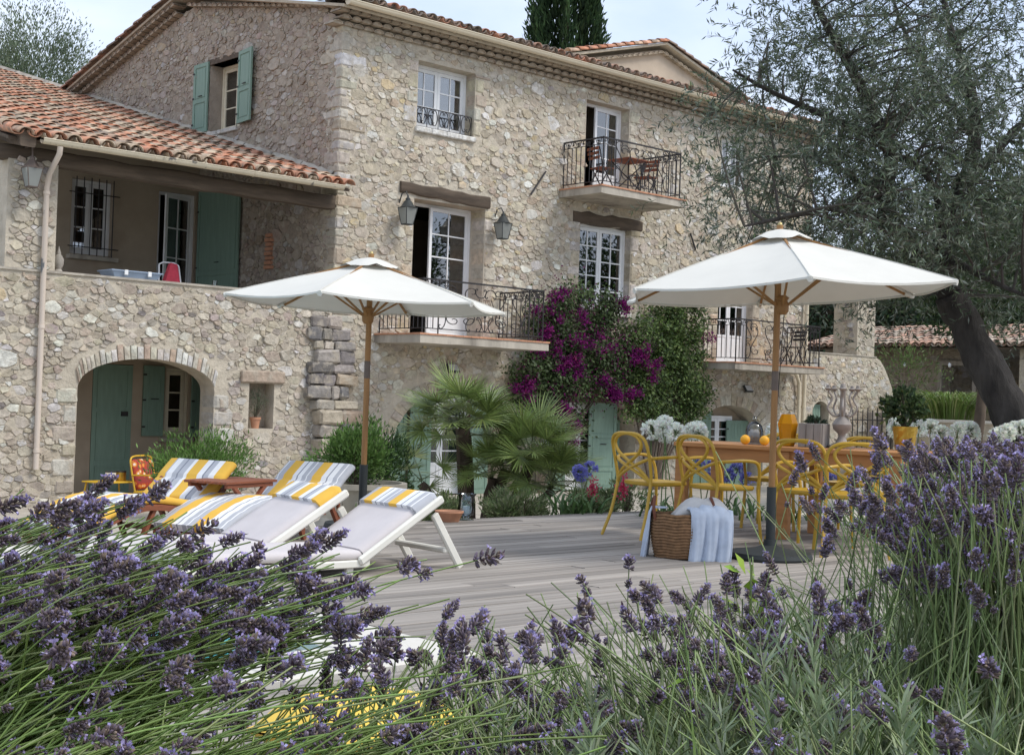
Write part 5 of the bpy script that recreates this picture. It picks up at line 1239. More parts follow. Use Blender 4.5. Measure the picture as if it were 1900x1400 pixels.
# furniture on the balconies
def fold_chair(label, loc, rot, mt='grey_wood'):
    t = thing('folding_chair',label,'chair',loc,rot)
    for s in (-1,1): MB().tube([(s*.2,-.2,0),(s*.2,.05,.45),(s*.2,.12,.45)],.014,5).build('leg','iron',t); MB().tube([(s*.19,.22,0),(s*.19,-.12,.5),(s*.19,-.2,.86)],.014,5).build('leg','iron',t)
    for i in range(4): MB().box(-.2,.2,-.16+i*.09,-.09+i*.09,.45,.465).build('seat_slat',mt,t)
    for i in range(3): MB().box(-.19,.19,-.2+.02*i*-1,-.185-.02*i,.62+i*.09,.68+i*.09).build('back_slat',mt,t)
fold_chair('slatted folding chair at the left of the upper balcony table',(20.1,19.35,5.36),rad(-100),'red_wood'); fold_chair('slatted folding chair at right end of the upper balcony',(21.5,19.4,5.36),rad(100),'red_wood'); fold_chair('dark folding chair on the balcony with the white double door',(27.0,19.5,2.07),rad(80),'iron')
t = thing('bistro_table','small brown topped folding table on the upper balcony','table',(20.85,19.3,5.36)); MB().bbox(-.32,.32,-.3,.3,.7,.725,.005).build('top','red_wood',t)
for s in (-1,1): MB().tube([(s*.26,-.25,0),(-s*.26,.25,.7)],.013,5).build('leg','iron',t); MB().tube([(s*.26,.25,0),(-s*.26,-.25,.7)],.013,5).build('leg','iron',t)
t = thing('yellow_cushion','plump bright yellow cushion lying on the deck behind the lavender','cushion',(2.55,3.42,0),rad(20)); mat('yellow_cloth',(.80,.55,.10),.9,.1,5)
c = MB(); n = 12; vs = []
for j in range(n+1):
    for i in range(n+1):
        u, v = i/n*2-1, j/n*2-1; h = (1-abs(u)**3)*(1-abs(v)**3); vs.append((u*.3*(1-.08*v*v),v*.24*(1-.08*u*u),.09+.085*h**.6+.008*math.sin(u*7+v*5)))
for j in range(n+1):
    for i in range(n+1):
        u, v = i/n*2-1, j/n*2-1; h = (1-abs(u)**3)*(1-abs(v)**3); vs.append((u*.3*(1-.08*v*v),v*.24*(1-.08*u*u),.088-.085*h**.6))
q = (n+1)**2; fs = [(j*(n+1)+i,j*(n+1)+i+1,(j+1)*(n+1)+i+1,(j+1)*(n+1)+i) for j in range(n) for i in range(n)]; c.add(vs,fs+[tuple(q+k for k in f[::-1]) for f in fs]); c.build('cover','yellow_cloth',t,smooth=True)
# ------------------------------------------------------------------ plants: builders
def leafmat(name, trans=.3, rough=.55, spec=.35): return mat(name,(1,1,1),rough,.12,6,col=True,trans=trans,spec=spec)
leafmat('leaf'); leafmat('needle',.12,.8,.15); leafmat('petal',.45,.6,.2); leafmat('palm_leaf_mat',.2,.38,.55); leafmat('stem_green',.1,.6,.3); leafmat('spike_mat',.12,.75,.2)
mat('olive_bark',(.045,.040,.036),.95,.5,7,.06,9,stretch=(1,1,.35)); mat('bark',(.11,.085,.065),.95,.35,6,.01,14,stretch=(1,1,.35)); mat('palm_trunk',(.075,.055,.04),1,.4,9,.02,16); mat('vine_bark',(.12,.09,.07),.95,.3,8,.005,20)
def unit(a): return a/np.maximum(np.linalg.norm(a,axis=1,keepdims=True),1e-9)
def rdir(r, n): return unit(r.normal(size=(n,3)))
def leaf_arrays(P, D, Nn, Ln, Wd, cols, fold=.0, mid=.42):
    """one kite shaped quad per leaf"""
    D = unit(D); S = np.cross(D,Nn); S = unit(S); Ln = np.asarray(Ln).reshape(-1,1); Wd = np.asarray(Wd).reshape(-1,1); n = len(P); up = np.cross(S,D)
    V = np.empty((n,4,3)); V[:,0] = P; V[:,1] = P+D*Ln*mid+S*Wd/2+up*Wd*fold; V[:,2] = P+D*Ln; V[:,3] = P+D*Ln*mid-S*Wd/2+up*Wd*fold
    return V.reshape(-1,3), np.arange(n*4).reshape(n,4), np.repeat(cols,4,axis=0)
def join(parts):
    V, F, C, b = [], {}, [], 0
    for v, f, c in parts:
        V.append(v); C.append(c); F.setdefault(f.shape[1],[]).append(f+b); b += len(v)
    return np.concatenate(V), [np.concatenate(x) for x in F.values()], np.concatenate(C)
def palette(r, n, cols, w=None, jit=.22):
    c = np.array(cols)[r.choice(len(cols),n,p=None if w is None else np.array(w)/sum(w))]; return c*(1+r.uniform(-jit,jit,(n,1)))*(1+r.uniform(-.06,.06,(n,3)))
def tubes_np(paths, rad0, rad1, cols, k=3):
    """paths (n,m,3): many thin tapered stems in one go"""
    n, m, _ = paths.shape; T = np.gradient(paths,axis=1); T /= np.maximum(np.linalg.norm(T,axis=2,keepdims=True),1e-9)
    A = np.cross(T,np.array([.3,.2,1.0])); A /= np.maximum(np.linalg.norm(A,axis=2,keepdims=True),1e-9); B = np.cross(T,A)
    rr = np.linspace(0,1,m)[None,:,None]; rad_ = (np.asarray(rad0).reshape(-1,1,1)*(1-rr)+np.asarray(rad1).reshape(-1,1,1)*rr)
    V = np.empty((n,m,k,3))
    for i in range(k): a = 2*math.pi*i/k; V[:,:,i] = paths+(A*math.cos(a)+B*math.sin(a))*rad_
    idx = np.arange(n*m*k).reshape(n,m,k); F = []
    for i in range(k): j = (i+1)%k; F.append(np.stack([idx[:,:-1,i],idx[:,:-1,j],idx[:,1:,j],idx[:,1:,i]],-1).reshape(-1,4))
    return V.reshape(-1,3), np.concatenate(F), np.repeat(cols,m*k,axis=0)
def blades_np(paths, w, cols, nrm=None):
    """paths (n,m,3): flat tapering blades"""
    n, m, _ = paths.shape; T = np.gradient(paths,axis=1); up = np.array([0,0,1.0]) if nrm is None else nrm
    S = np.cross(T,up); S /= np.maximum(np.linalg.norm(S,axis=2,keepdims=True),1e-9); t = np.linspace(0,1,m); prof = (np.sin(np.pi*np.clip(t*.9+.1,0,1))**.6)[None,:,None]; prof = np.where(t[None,:,None] > .99,.05,np.maximum(prof,.25))
    W_ = np.asarray(w).reshape(-1,1,1)*prof/2; V = np.stack([paths-S*W_,paths+S*W_],2); idx = np.arange(n*m*2).reshape(n,m,2)
    F = np.stack([idx[:,:-1,0],idx[:,:-1,1],idx[:,1:,1],idx[:,1:,0]],-1).reshape(-1,4); return V.reshape(-1,3), F, np.repeat(cols,m*2,axis=0)
def blob_leaves(r, c, R3, n, ln, wd, cols, w=None, up=.35, shell=.55, lump=.35, clumps=40, droop=0.0):
    """leaves spread in clumps through an ellipsoid, sparser inside"""
    cd = rdir(r,clumps); cr_ = (shell+(1-shell)*r.random((clumps,1)))*(1+lump*(r.random((clumps,1))-.5)); cc = cd*cr_
    k = r.integers(0,clumps,n); p = cc[k]+r.normal(size=(n,3))*.16; P = np.array(c)+p*np.array(R3)
    D = unit(p)*.8+rdir(r,n)*.8+np.array([0,0,up-droop]); Nn = unit(p)*.5+rdir(r,n)+np.array([0,0,.5]); shade = (.78+.44*r.random(clumps))[k][:,None]
    return leaf_arrays(P,D,Nn,ln*r.uniform(.7,1.25,n),wd*r.uniform(.75,1.2,n),palette(r,n,cols,w)*shade,fold=.12)
def put_np(name, parts, parent, mt, world=True, kind=None):
    V, F, C = join(parts); o = put(name, mesh_np(V,F,C), parent, mt, world=world)
    if kind: tag(o, kind=kind)
    return o
def trunk_tube(pts, r, n=10, seed=0, gnarl=.12):
    rr = random.Random(seed); P = bez(pts,5); m = len(P); rad_ = [r[0]+(r[1]-r[0])*i/(m-1) for i in range(m)]; mb = MB(); mb.tube(P,rad_,n)
    for i in range(len(mb.v)):
        c = P[i//n]; v = Vector(mb.v[i]); f = 1+gnarl*math.sin((i%n)*2.4+seed)*math.cos(i//n*.8+(i%n))+rr.uniform(-gnarl,gnarl)*.5; mb.v[i] = tuple(c+(v-c)*f)
    return mb
def simple_tree(name, label, base, c, R3, n, ln, wd, cols, w=None, group=None, trunk_r=.16, clumps=60, seed=1, mt='leaf', shell=.35, up=.3, limbs=7):
    r = np.random.default_rng(seed); t = thing(name,label,'tree',base,0,group); tb = MB(); b, cc = Vector(base), Vector(c); mid = b.lerp(cc,.55)+Vector((.2,-.1,0)); tb.add(*(lambda q: (q.v,q.f))(trunk_tube([b,mid,cc],(trunk_r,trunk_r*.4),9,seed)))
    for i in range(limbs):
        d = rdir(r,1)[0]; e = Vector((c[0]+d[0]*R3[0]*.8,c[1]+d[1]*R3[1]*.8,c[2]+d[2]*R3[2]*.75)); q = trunk_tube([mid.lerp(cc,r.random()),cc.lerp(e,.5),e],(trunk_r*.35,.012),6,i); tb.add(q.v,q.f)
    tb.build('trunk','bark',t,smooth=True,world=True,angle=180); put_np('crown',[blob_leaves(r,c,R3,n,ln,wd,cols,w,up,shell,.5,clumps)],t,mt); return t
def shrub(name, label, base, h, R_, n, ln, wd, cols, w=None, group=None, seed=1, clumps=26, up=.5, shell=.35, mt='leaf', stems=9, cat='shrub', squash=1.0):
    r = np.random.default_rng(seed); t = thing(name,label,cat,base,0,group); c = (base[0],base[1],base[2]+h*.55)
    ends = rdir(r,stems)*np.array([R_*.7,R_*.7*squash,h*.4])+np.array(c); s = np.linspace(0,1,6)[None,:,None]; paths = np.array(base)[None,None]*(1-s)+ends[:,None]*s
    put_np('stems',[tubes_np(paths,np.full(stems,.012),np.full(stems,.004),np.tile((.10,.08,.055),(stems,1)),4)],t,'stem_green'); put_np('foliage',[blob_leaves(r,c,(R_,R_*squash,h*.5),n,ln,wd,cols,w,up,shell,.5,clumps)],t,mt,kind='stuff'); return t
G1 = [(.075,.12,.035),(.055,.095,.03),(.11,.16,.05),(.04,.07,.025)]
# ------------------------------------------------------------------ olive tree
OLIVE = {
 'trunk': [(12.86, 6.0, 0.04), (12.7, 6.29, 0.69), (12.63, 6.51, 1.05), (12.55, 6.73, 1.51), (12.48, 6.94, 1.93), (12.34, 7.06, 2.27)],
 'A': [(12.34, 7.06, 2.27), (12.15, 7.24, 2.61), (11.82, 7.37, 2.88), (11.63, 7.38, 3.2), (11.56, 7.28, 3.55), (11.32, 7.33, 3.93), (10.91, 7.38, 4.38), (10.52, 7.42, 4.75), (10.26, 7.49, 5.2)],
 'A2': [(11.82, 7.37, 2.88), (11.73, 7.61, 3.04), (11.82, 7.68, 3.22), (11.85, 7.97, 3.5), (11.8, 8.33, 3.67), (11.7, 8.74, 3.72)],
 'A3': [(11.64, 7.37, 3.31), (10.83, 7.33, 2.99), (10.21, 7.42, 2.83), (9.71, 7.57, 2.69)],
 'B': [(12.34, 7.06, 2.27), (12.26, 7.13, 2.67), (12.47, 7.08, 3.12), (12.67, 7.05, 3.63), (12.78, 7.09, 4.14), (12.78, 7.25, 4.66), (12.77, 7.41, 5.13), (12.77, 7.55, 5.72)],
 'B2': [(12.28, 7.1, 2.88), (11.88, 6.99, 3.25), (11.5, 7.02, 3.46), (11.1, 7.06, 3.51)],
 'B3': [(12.63, 7.09, 3.41), (12.96, 6.93, 3.77), (13.49, 6.76, 4.27), (14.16, 6.45, 4.8)],
 'B4': [(12.72, 7.07, 3.91), (12.92, 7.6, 4.51), (12.96, 8.03, 5.16), (12.97, 8.32, 5.92)],
 'A4': [(11.51, 7.33, 3.7), (11.02, 7.61, 3.87), (10.5, 7.93, 4.08), (10.14, 8.1, 4.24)],
 'B5': [(12.26, 7.13, 2.67), (12.05, 6.69, 2.47), (11.96, 6.3, 2.29), (11.99, 5.95, 2.14)],
}
def olive():
    r = np.random.default_rng(21); t = thing('olive_tree','large old olive tree with dark leaning trunk and silvery crown','tree',(13.1,5.75,-.15))
    tr = trunk_tube([(13.5,5.6,-.25)]+OLIVE['trunk'],(.22,.14),16,3,.16); tr.build('trunk','olive_bark',t,smooth=True,angle=180,world=True)
    rr = {'A':(.125,.02),'A2':(.06,.012),'A3':(.045,.01),'B':(.115,.02),'B2':(.05,.01),'B3':(.06,.012),'B4':(.05,.01),'A4':(.045,.01),'B5':(.05,.01)}
    pts = []
    for k,(a,b) in rr.items():
        trunk_tube(OLIVE[k],(a,b),9,len(k)*3,.10).build('limb','olive_bark',t,smooth=True,angle=180,world=True)
        pts += [p for p in bez(OLIVE[k],4)]
    pts = np.array([tuple(p) for p in pts])
    # groups of twigs round the limb ends, the crown going on beyond and above the frame
    cen = []; tries = 0
    while len(cen) < 300 and tries < 16000:
        tries += 1; i = r.integers(len(pts)); p = pts[i]+r.normal(size=3)*np.array([.75,.75,.62]); d = np.linalg.norm(pts-p,axis=1).min()
        if p[2] < 2.15+.25*max(0,11.9-p[0]) or d > 1.5: continue
        ul = p[0]*.7355-p[1]*.6775
        if ul < 1.9+.35*math.sin(p[2]*3.1) or (p[2] < 2.75 and ul < 2.7): continue
        if all(np.linalg.norm(p-q) > .23 for q in cen): cen.append(p)
    extra = np.array(cen)
    br, LV = [], []
    for c in cen:
        j = np.argmin(np.linalg.norm(pts-c,axis=1)+.3*np.maximum(0,pts[:,2]-c[2])); a = pts[j]; s = np.linspace(0,1,7)[:,None]; m_ = (a+c)/2+np.array([0,0,.08])+r.normal(size=3)*.06
        br.append((1-s)**2*a+2*s*(1-s)*m_+s*s*c)
    br = np.array(br); parts = [tubes_np(br,np.full(len(br),.016),np.full(len(br),.004),palette(r,len(br),[(.07,.06,.05)]),4)]
    nt_ = 20; cc = np.repeat(np.array(cen),nt_,axis=0); n = len(cc); st = cc+r.normal(size=(n,3))*np.array([.17,.17,.15])
    dr = unit(r.normal(size=(n,3))*np.array([1,1,.7])+np.array([0,0,-.12])+(st-cc)*2.5); ln = r.uniform(.14,.32,n); m = 5; s = np.linspace(0,1,m)[None,:,None]
    tw = st[:,None]+dr[:,None]*ln[:,None,None]*s+np.array([0,0,-.10])*s**2*ln[:,None,None]*2
    parts.append(tubes_np(tw,np.full(n,.0028),np.full(n,.0012),palette(r,n,[(.10,.09,.07),(.08,.085,.05)]),3))
    put_np('branches',parts,t,'stem_green',kind='stuff')
    k = 12; u = (np.arange(k)+.6)/k; P = (st[:,None]+dr[:,None]*ln[:,None,None]*u[None,:,None]+np.array([0,0,-.2])*(u**2)[None,:,None]*ln[:,None,None]).reshape(-1,3); Dd = np.repeat(dr,k,axis=0); side = unit(np.cross(Dd,rdir(r,len(P)))); D_ = unit(Dd*.75+side*.85+r.normal(size=P.shape)*.15)
    cols = palette(r,len(P),[(.075,.10,.064),(.105,.135,.086),(.055,.075,.05),(.23,.26,.215),(.14,.185,.10)],[34,24,16,17,9])
    put_np('crown',[leaf_arrays(P,D_,np.cross(D_,side)+r.normal(size=P.shape)*.4,r.uniform(.052,.088,len(P)),r.uniform(.012,.0185,len(P)),cols,fold=.1)],t,'leaf')
olive()
# ------------------------------------------------------------------ trees and hedge behind the house
simple_tree('background_tree','pale grey green leafy tree rising beyond the left roof',(20.9,48.5,2),(20.7,48.7,11.3),(2.7,2.7,3.1),34000,.15,.045,[(.13,.17,.10),(.18,.22,.14),(.09,.125,.07),(.24,.28,.19)],[3,3,3,1],None,.2,90,5,up=.6)
def cypress():
    r = np.random.default_rng(9); t = thing('cypress_tree','dense dark green cypress standing behind the main roof','tree',(29.4,30.0,-.8)); trunk_tube([(29.4,30,-.8),(29.4,30,8),(29.4,30,15)],(.2,.05),8,1).build('trunk','bark',t,smooth=True,angle=180,world=True)
    n = 42000; z = r.uniform(3,16.5,n); a = r.uniform(0,2*math.pi,n); R_ = 1.32*np.clip((17-z)/6,0,1)**.5*(.86+.14*np.sin(a*7+z*.9)+.08*np.sin(a*13-z*2))*np.clip(r.normal(.93,.09,n),.5,1.18)
    P = np.stack([29.4+R_*np.cos(a),30+R_*np.sin(a),z],1); D = np.stack([np.cos(a)*.35,np.sin(a)*.35,np.ones(n)],1)+r.normal(size=(n,3))*.22; cols = palette(r,n,[(.028,.055,.022),(.045,.08,.03),(.018,.036,.016)])*(.8+.35*np.sin(a*7+z*.9))[:,None].clip(.55,1.2)
    q = [leaf_arrays(P,D,rdir(r,n),r.uniform(.14,.30,n),r.uniform(.05,.085,n),cols)]
    sp = np.array([(30.45,29.15,9.9),(30.5,29.1,11.2)])
    for c in sp:
        m = 260; s = r.random((m,1)); p = c+s*np.array([.75,-.6,.42])+r.normal(size=(m,3))*.07; q.append(leaf_arrays(p,np.array([.7,-.55,.6])+r.normal(size=(m,3))*.4,rdir(r,m),r.uniform(.1,.2,m),r.uniform(.03,.06,m),palette(r,m,[(.045,.08,.03)])))
    put_np('crown',q,t,'needle')
cypress()
def hedge():
    r = np.random.default_rng(15); t = thing('hedge','tall dark green ivy hedge rising behind the pool house roof','hedge',(42,20,.3)); MB().box(41.2,43,4,33,.3,6.2).build('core','soil',t,world=True)
    n = 42000; y = r.uniform(4,33,n); z = r.uniform(.5,6.5,n); x = 41.0+r.normal(size=n)*.16+.12*np.sin(y*2.1)*np.sin(z*1.7); tp = r.random(n) < .12; x[tp] = r.uniform(41,43,tp.sum()); z[tp] = 6.4+.2*r.normal(size=tp.sum())
    P = np.stack([x,y,z],1); put_np('foliage',[leaf_arrays(P,np.array([-.5,0,-.6])+rdir(r,n)*.8,np.array([-1,0,.3])+rdir(r,n)*.6,r.uniform(.12,.24,n),r.uniform(.09,.16,n),palette(r,n,[(.022,.045,.020),(.035,.065,.027),(.055,.09,.035),(.014,.03,.014)]))],t,'leaf',kind='stuff')
hedge()
for i,(b,c,R3,n) in enumerate((((24.5,11.5,-.1),(24.3,11.6,4.4),(2.0,2.0,1.9),14000),((27.5,15.0,.3),(27.3,15.0,4.3),(1.7,1.7,1.5),9000),((25.2,8.6,-.1),(25.0,8.8,3.6),(1.9,1.9,2.4),12000))):
    simple_tree('evergreen_tree',('dark evergreen tree with round crown behind the olive branches','mid green round tree rising over pool house ridge','dark evergreen tree at the garden edge beyond the olive trunk')[i],b,c,R3,n,.15,.06,[(.03,.06,.025),(.05,.09,.03),(.022,.045,.02),(.075,.125,.04)],None,'evergreen trees beyond the olive' if False else None,.13,70,30+i)
# ------------------------------------------------------------------ bougainvillea on the facade
BG1 = [(18.51,3.15),(18.94,3.4),(19.55,3.39),(20.5,3.3),(21.1,2.73),(21.62,2.31),(21.4,1.62),(20.77,1.12),(20.2,.95),(19.6,.15),(19.15,.47),(18.62,.78),(17.96,1.03),(17.87,1.49),(18.34,2.04),(18.46,2.57)]
BG2 = [(21.1,2.62),(21.92,3.12),(22.87,3.48),(23.51,3.47),(23.68,2.65),(23.79,1.7),(24.17,1.47),(23.73,.86),(23.38,.5),(21.96,.61),(21.18,.94),(21.06,1.72),(21.46,2.18)]
def in_poly(P, x, z):
    c = np.zeros(len(x),dtype=bool); n = len(P)
    for i in range(n):
        (x0,z0),(x1,z1) = P[i],P[(i+1)%n]; k = ((z0 > z) != (z1 > z)); t = (x1-x0)*(z-z0)/((z1-z0) if z1 != z0 else 1e-9)+x0; c ^= k & (x < t)
    return c
def climber(label, poly, base, nleaf, nbr, seed, hot, pk):
    r = np.random.default_rng(seed); t = thing('bougainvillea',label,'climbing plant',base); P0 = np.array(poly); lo, hi = P0.min(0)-.15, P0.max(0)+.15
    def pts(n, sp):
        out = []
        cl = []
        while len(cl) < 150:
            q = r.uniform(lo,hi); 
            if in_poly(poly,q[:1],q[1:])[0]: cl.append(q)
        cl = np.array(cl); k = r.integers(0,150,n); q = cl[k]+r.normal(size=(n,2))*sp; e = np.array([min(abs(a-b).max() for b in P0[:1]) for a in q[:1]]); return q, k
    st = []
    for i in range(14):
        e, _ = pts(1,.1); s = np.linspace(0,1,9)[:,None]; a = np.array(base)+np.array([r.normal()*.08,-.05,0]); b = np.array([e[0,0],FY-.25,e[0,1]]); m_ = np.array([(a[0]+b[0])/2,FY-.12,(a[2]+b[2])/2+.3]); st.append((1-s)**2*a+2*s*(1-s)*m_+s*s*b)
    put_np('stems',[tubes_np(np.array(st),np.full(14,.03),np.full(14,.008),palette(r,14,[(.11,.085,.065)]),5)],t,'stem_green')
    q, k = pts(nleaf,.13); dep = (.12+.42*r.random(150))[k]; y = FY-dep*(r.random(nleaf)**.5)-.05-.10*r.random(nleaf); P = np.stack([q[:,0],y,q[:,1]],1); sh = (.7+.55*r.random(150))[k][:,None]
    put_np('foliage',[leaf_arrays(P,np.array([0,-.5,-.35])+rdir(r,nleaf)*.9,np.array([0,-.8,.6])+rdir(r,nleaf)*.7,r.uniform(.055,.10,nleaf),r.uniform(.035,.06,nleaf),palette(r,nleaf,pk)*sh,fold=.1)],t,'leaf',kind='stuff')
    B = []
    for (cx,cz,rx,rz,m) in hot:
        k2 = max(3,int(rx*rz*60)); cc = np.stack([r.normal(cx,rx*.5,k2),r.normal(cz,rz*.5,k2)],1); kk = r.integers(0,k2,m); p2 = cc[kk]+r.normal(size=(m,2))*.06; p2 = np.stack([p2[:,0],FY-.42-.22*r.random(m),p2[:,1]],1)
        B.append(leaf_arrays(p2,np.array([0,-.6,0])+rdir(r,m),np.array([0,-.7,.3])+rdir(r,m)*.8,r.uniform(.035,.06,m),r.uniform(.032,.05,m),palette(r,m,[(.17,.012,.14),(.22,.016,.16),(.11,.01,.09),(.27,.025,.14)],[4,3,3,1]),fold=.15))
    m = nleaf//10; q, k = pts(m,.16); p2 = np.stack([q[:,0],FY-.3-.3*r.random(m),q[:,1]],1); B.append(leaf_arrays(p2,np.array([0,-.6,0])+rdir(r,m),np.array([0,-.7,.3])+rdir(r,m)*.8,r.uniform(.035,.055,m),r.uniform(.03,.045,m),palette(r,m,[(.18,.012,.12),(.12,.01,.08)]))) if hot[0][4] > 700 else None
    put_np('bracts',B,t,'petal',kind='stuff'); return t
climber('purple flowering bougainvillea spreading up the wall beside the lower balcony',BG1,(19.0,FY-.15,-.8),15000,0,41,[(18.75,2.55,.25,.5,800),(19.3,1.75,.5,.4,900),(20.6,1.35,.35,.28,1500),(19.3,.85,.3,.2,700),(19.5,.45,.2,.35,700),(19.6,2.4,.3,.4,500),(20.9,3.1,.2,.12,350),(18.2,1.3,.3,.3,500),(20.3,2.2,.3,.3,300),(18.9,3.2,.3,.15,350),(21.3,2.0,.25,.25,500)],[(.055,.085,.03),(.075,.12,.04),(.035,.055,.022),(.095,.14,.055)])
climber('mostly green bougainvillea growing between tall window and right balcony',BG2,(22.4,FY-.15,-.8),15000,0,42,[(21.5,2.2,.3,.3,600),(21.9,1.7,.3,.25,350),(23.25,3.45,.3,.12,450),(23.75,2.55,.08,.1,90),(21.3,1.35,.2,.2,250)],[(.065,.11,.03),(.095,.15,.04),(.045,.08,.025),(.12,.17,.05)])
# ------------------------------------------------------------------ fan palm
def fan_mesh(seed, n=30, L_=.46):
    r = np.random.default_rng(seed); parts = []; a = np.linspace(-1.95,1.95,n)+r.normal(size=n)*.03; ln = L_*(.8+.2*np.cos(a*.8))*r.uniform(.9,1.06,n); m = 5; s = np.linspace(0,1,m)
    P = np.zeros((n,m,3)); x = ln[:,None]*s[None]; P[:,:,0] = x*np.cos(a)[:,None]; P[:,:,1] = x*np.sin(a)[:,None]; P[:,:,2] = -.03*(x/L_)**2*L_+.16*np.abs(np.sin(a))[:,None]*x-.07*L_*(s[None]**3)*(r.random((n,1))*.8)
    parts.append(blades_np(P,.017+.005*r.random(n),palette(r,n,[(.19,.25,.07),(.24,.31,.09),(.14,.19,.055)],jit=.2)))
    q = np.zeros((1,6,3)); q[0,:,0] = np.linspace(-.55,.03,6); q[0,:,2] = -.10*(np.linspace(1,0,6)**2); parts.append(tubes_np(q,[.011],[.006],np.array([(.11,.14,.05)]),4))
    V, F, C = join(parts); me = mesh_np(V,F,C); me.materials.append(MAT['palm_leaf_mat']); return me
def palm():
    t = thing('fan_palm','bushy green fan palm with several short trunks behind the deck','palm',(10.3,11.65,-.4)); r = np.random.default_rng(77); ms = [fan_mesh(i) for i in range(6)]; b = Vector(t.location)
    heads = [((10.11,11.77,.74),40,.60,.08),((10.56,11.1,.42),40,.56,.06),((9.8,12.1,.1),7,.42,.05),((10.6,10.8,.1),18,.5,.05),((10.25,11.4,.2),14,.46,.05),((10.35,11.3,.3),10,.46,.05)]
    for (c,n,R_,tr) in heads:
        c = Vector(c); tk = trunk_tube([(b.x+(c.x-b.x)*.35,b.y+(c.y-b.y)*.35,-.6),(b.x+(c.x-b.x)*.7,b.y+(c.y-b.y)*.7,c.z*.3-.2),c],(tr*1.3,tr),10,int(n),.25); tk.build('trunk','palm_trunk',t,smooth=False,world=True)
        for i in range(n):
            az = i*2.399+r.normal()*.2; el = math.asin(max(-.9,min(.98,-.22+1.2*(i+.5)/n)))+r.normal()*.08; d = Vector((math.cos(az)*math.cos(el),math.sin(az)*math.cos(el),math.sin(el)))
            s = Vector((0,0,1)).cross(d).normalized(); u2 = d.cross(s); M = (Matrix((d,s,u2)).transposed()@Matrix.Rotation(r.normal()*.35,3,'X')@Matrix.Rotation(.25+r.normal()*.15,3,'Y')).to_4x4(); sc = R_/.72*r.uniform(.85,1.12)
            M = Matrix.Translation(c-b+d*.52*sc)@M@Matrix.Scale(sc,4); o = put('palm_leaf',ms[r.integers(6)],t); o.matrix_local = M
palm()
# ------------------------------------------------------------------ agapanthus and other flowers
def umbel(col, seed, R_=.11):
    r = np.random.default_rng(seed); n = 38; d = unit(rdir(r,n)+np.array([0,0,.35])); parts = []; s = np.linspace(0,1,4)[None,:,None]; P = d[:,None]*s*R_*.62; parts.append(tubes_np(P,np.full(n,.0016),np.full(n,.0012),palette(r,n,[(.16,.22,.08)]),3))
    b = np.repeat(d*R_*.58,6,axis=0); dd = np.repeat(d,6,axis=0); side = unit(np.cross(dd,rdir(r,n*6))); D_ = dd*.75+side*.85; parts.append(leaf_arrays(b,D_,np.cross(D_,side),np.full(n*6,R_*.46),np.full(n*6,R_*.24),palette(r,n*6,col,jit=.12),fold=.05)); V, F, C = join(parts); me = mesh_np(V,F,C); me.materials.append(MAT['petal']); return me
UW = [umbel([(.94,.95,.90),(.90,.92,.84)],i) for i in range(3)]; UB = [umbel([(.26,.27,.62),(.34,.34,.70)],10+i,.085) for i in range(3)]
def agapanthus(label, base, heads, ms, seed, nl=60, sc=1.0, group=None, ll=.55):
    r = np.random.default_rng(seed); t = thing('agapanthus',label,'flower',base,0,group); b = np.array(base); hs = []
    for h in heads:
        h = np.array(h); s = np.linspace(0,1,7)[:,None]; a = b+np.array([r.normal()*.1,r.normal()*.1,0])+(h-b)*np.array([.55,.55,0]); m_ = (a+h)/2*np.array([1,1,1])+np.array([(h[0]-a[0])*.25,0,.05]); hs.append((1-s)**2*a+2*s*(1-s)*m_+s*s*h)
        o = put('flower_head',ms[r.integers(3)],t); o.matrix_local = Matrix.Translation(Vector(h-b))@Euler((r.normal()*.2,r.normal()*.2,r.random()*6)).to_matrix().to_4x4()@Matrix.Scale(sc*r.uniform(.85,1.12),4)
    sp = np.abs(np.array(heads)[:,:2]-b[:2]).max(0)*.8+.12; q = b+np.stack([r.uniform(-1,1,nl)*sp[0],r.uniform(-1,1,nl)*sp[1],np.zeros(nl)],1); az = r.uniform(0,2*math.pi,nl); s = np.linspace(0,1,7)[None,:,None]; d = np.stack([np.cos(az),np.sin(az),np.zeros(nl)],1); L2 = r.uniform(.6,1.1,nl)*ll; P = q[:,None]+d[:,None]*(s**1.3)*L2[:,None,None]*.6+np.array([0,0,1.0])*(s*1.0-.55*s**2.4)*L2[:,None,None]*1.2
    put_np('stems',[tubes_np(np.array(hs),np.full(len(hs),.007),np.full(len(hs),.005),palette(r,len(hs),[(.13,.19,.07)]),5)],t,'stem_green'); put_np('leaves',[blades_np(P,r.uniform(.02,.032,nl),palette(r,nl,[(.08,.15,.045),(.11,.19,.06),(.06,.11,.035)]))],t,'leaf',kind='stuff')
def hp(c, n, sp, seed):
    r = np.random.default_rng(seed); return [tuple(np.array(c)+CRn*r.uniform(-1,1)*sp[0]+CFn*r.uniform(-1,1)*sp[1]+np.array([0,0,r.uniform(-1,1)*sp[2]])) for _ in range(n)]
CRn, CFn = np.array(CR), np.array(CF)
agapanthus('white agapanthus clump with big round heads behind the end of the table',(10.25,8.75,-.15),hp((10.25,8.75,.83),9,(.24,.25,.05),1),UW,101,70)
agapanthus('white agapanthus with a pair of heads rising behind the candelabra',(11.0,7.95,-.15),hp((11.0,7.95,.83),3,(.16,.1,.05),2),UW,102,30)
agapanthus('wide white agapanthus clump flowering beside the gold pot and table end',(12.3,7.3,-.15),hp((12.3,7.25,.90),10,(.42,.3,.08),3),UW,103,110)
agapanthus('white agapanthus clump flowering below the olive trunk',(12.3,6.1,-.15),hp((12.3,6.1,.90),9,(.4,.3,.07),4),UW,104,90)
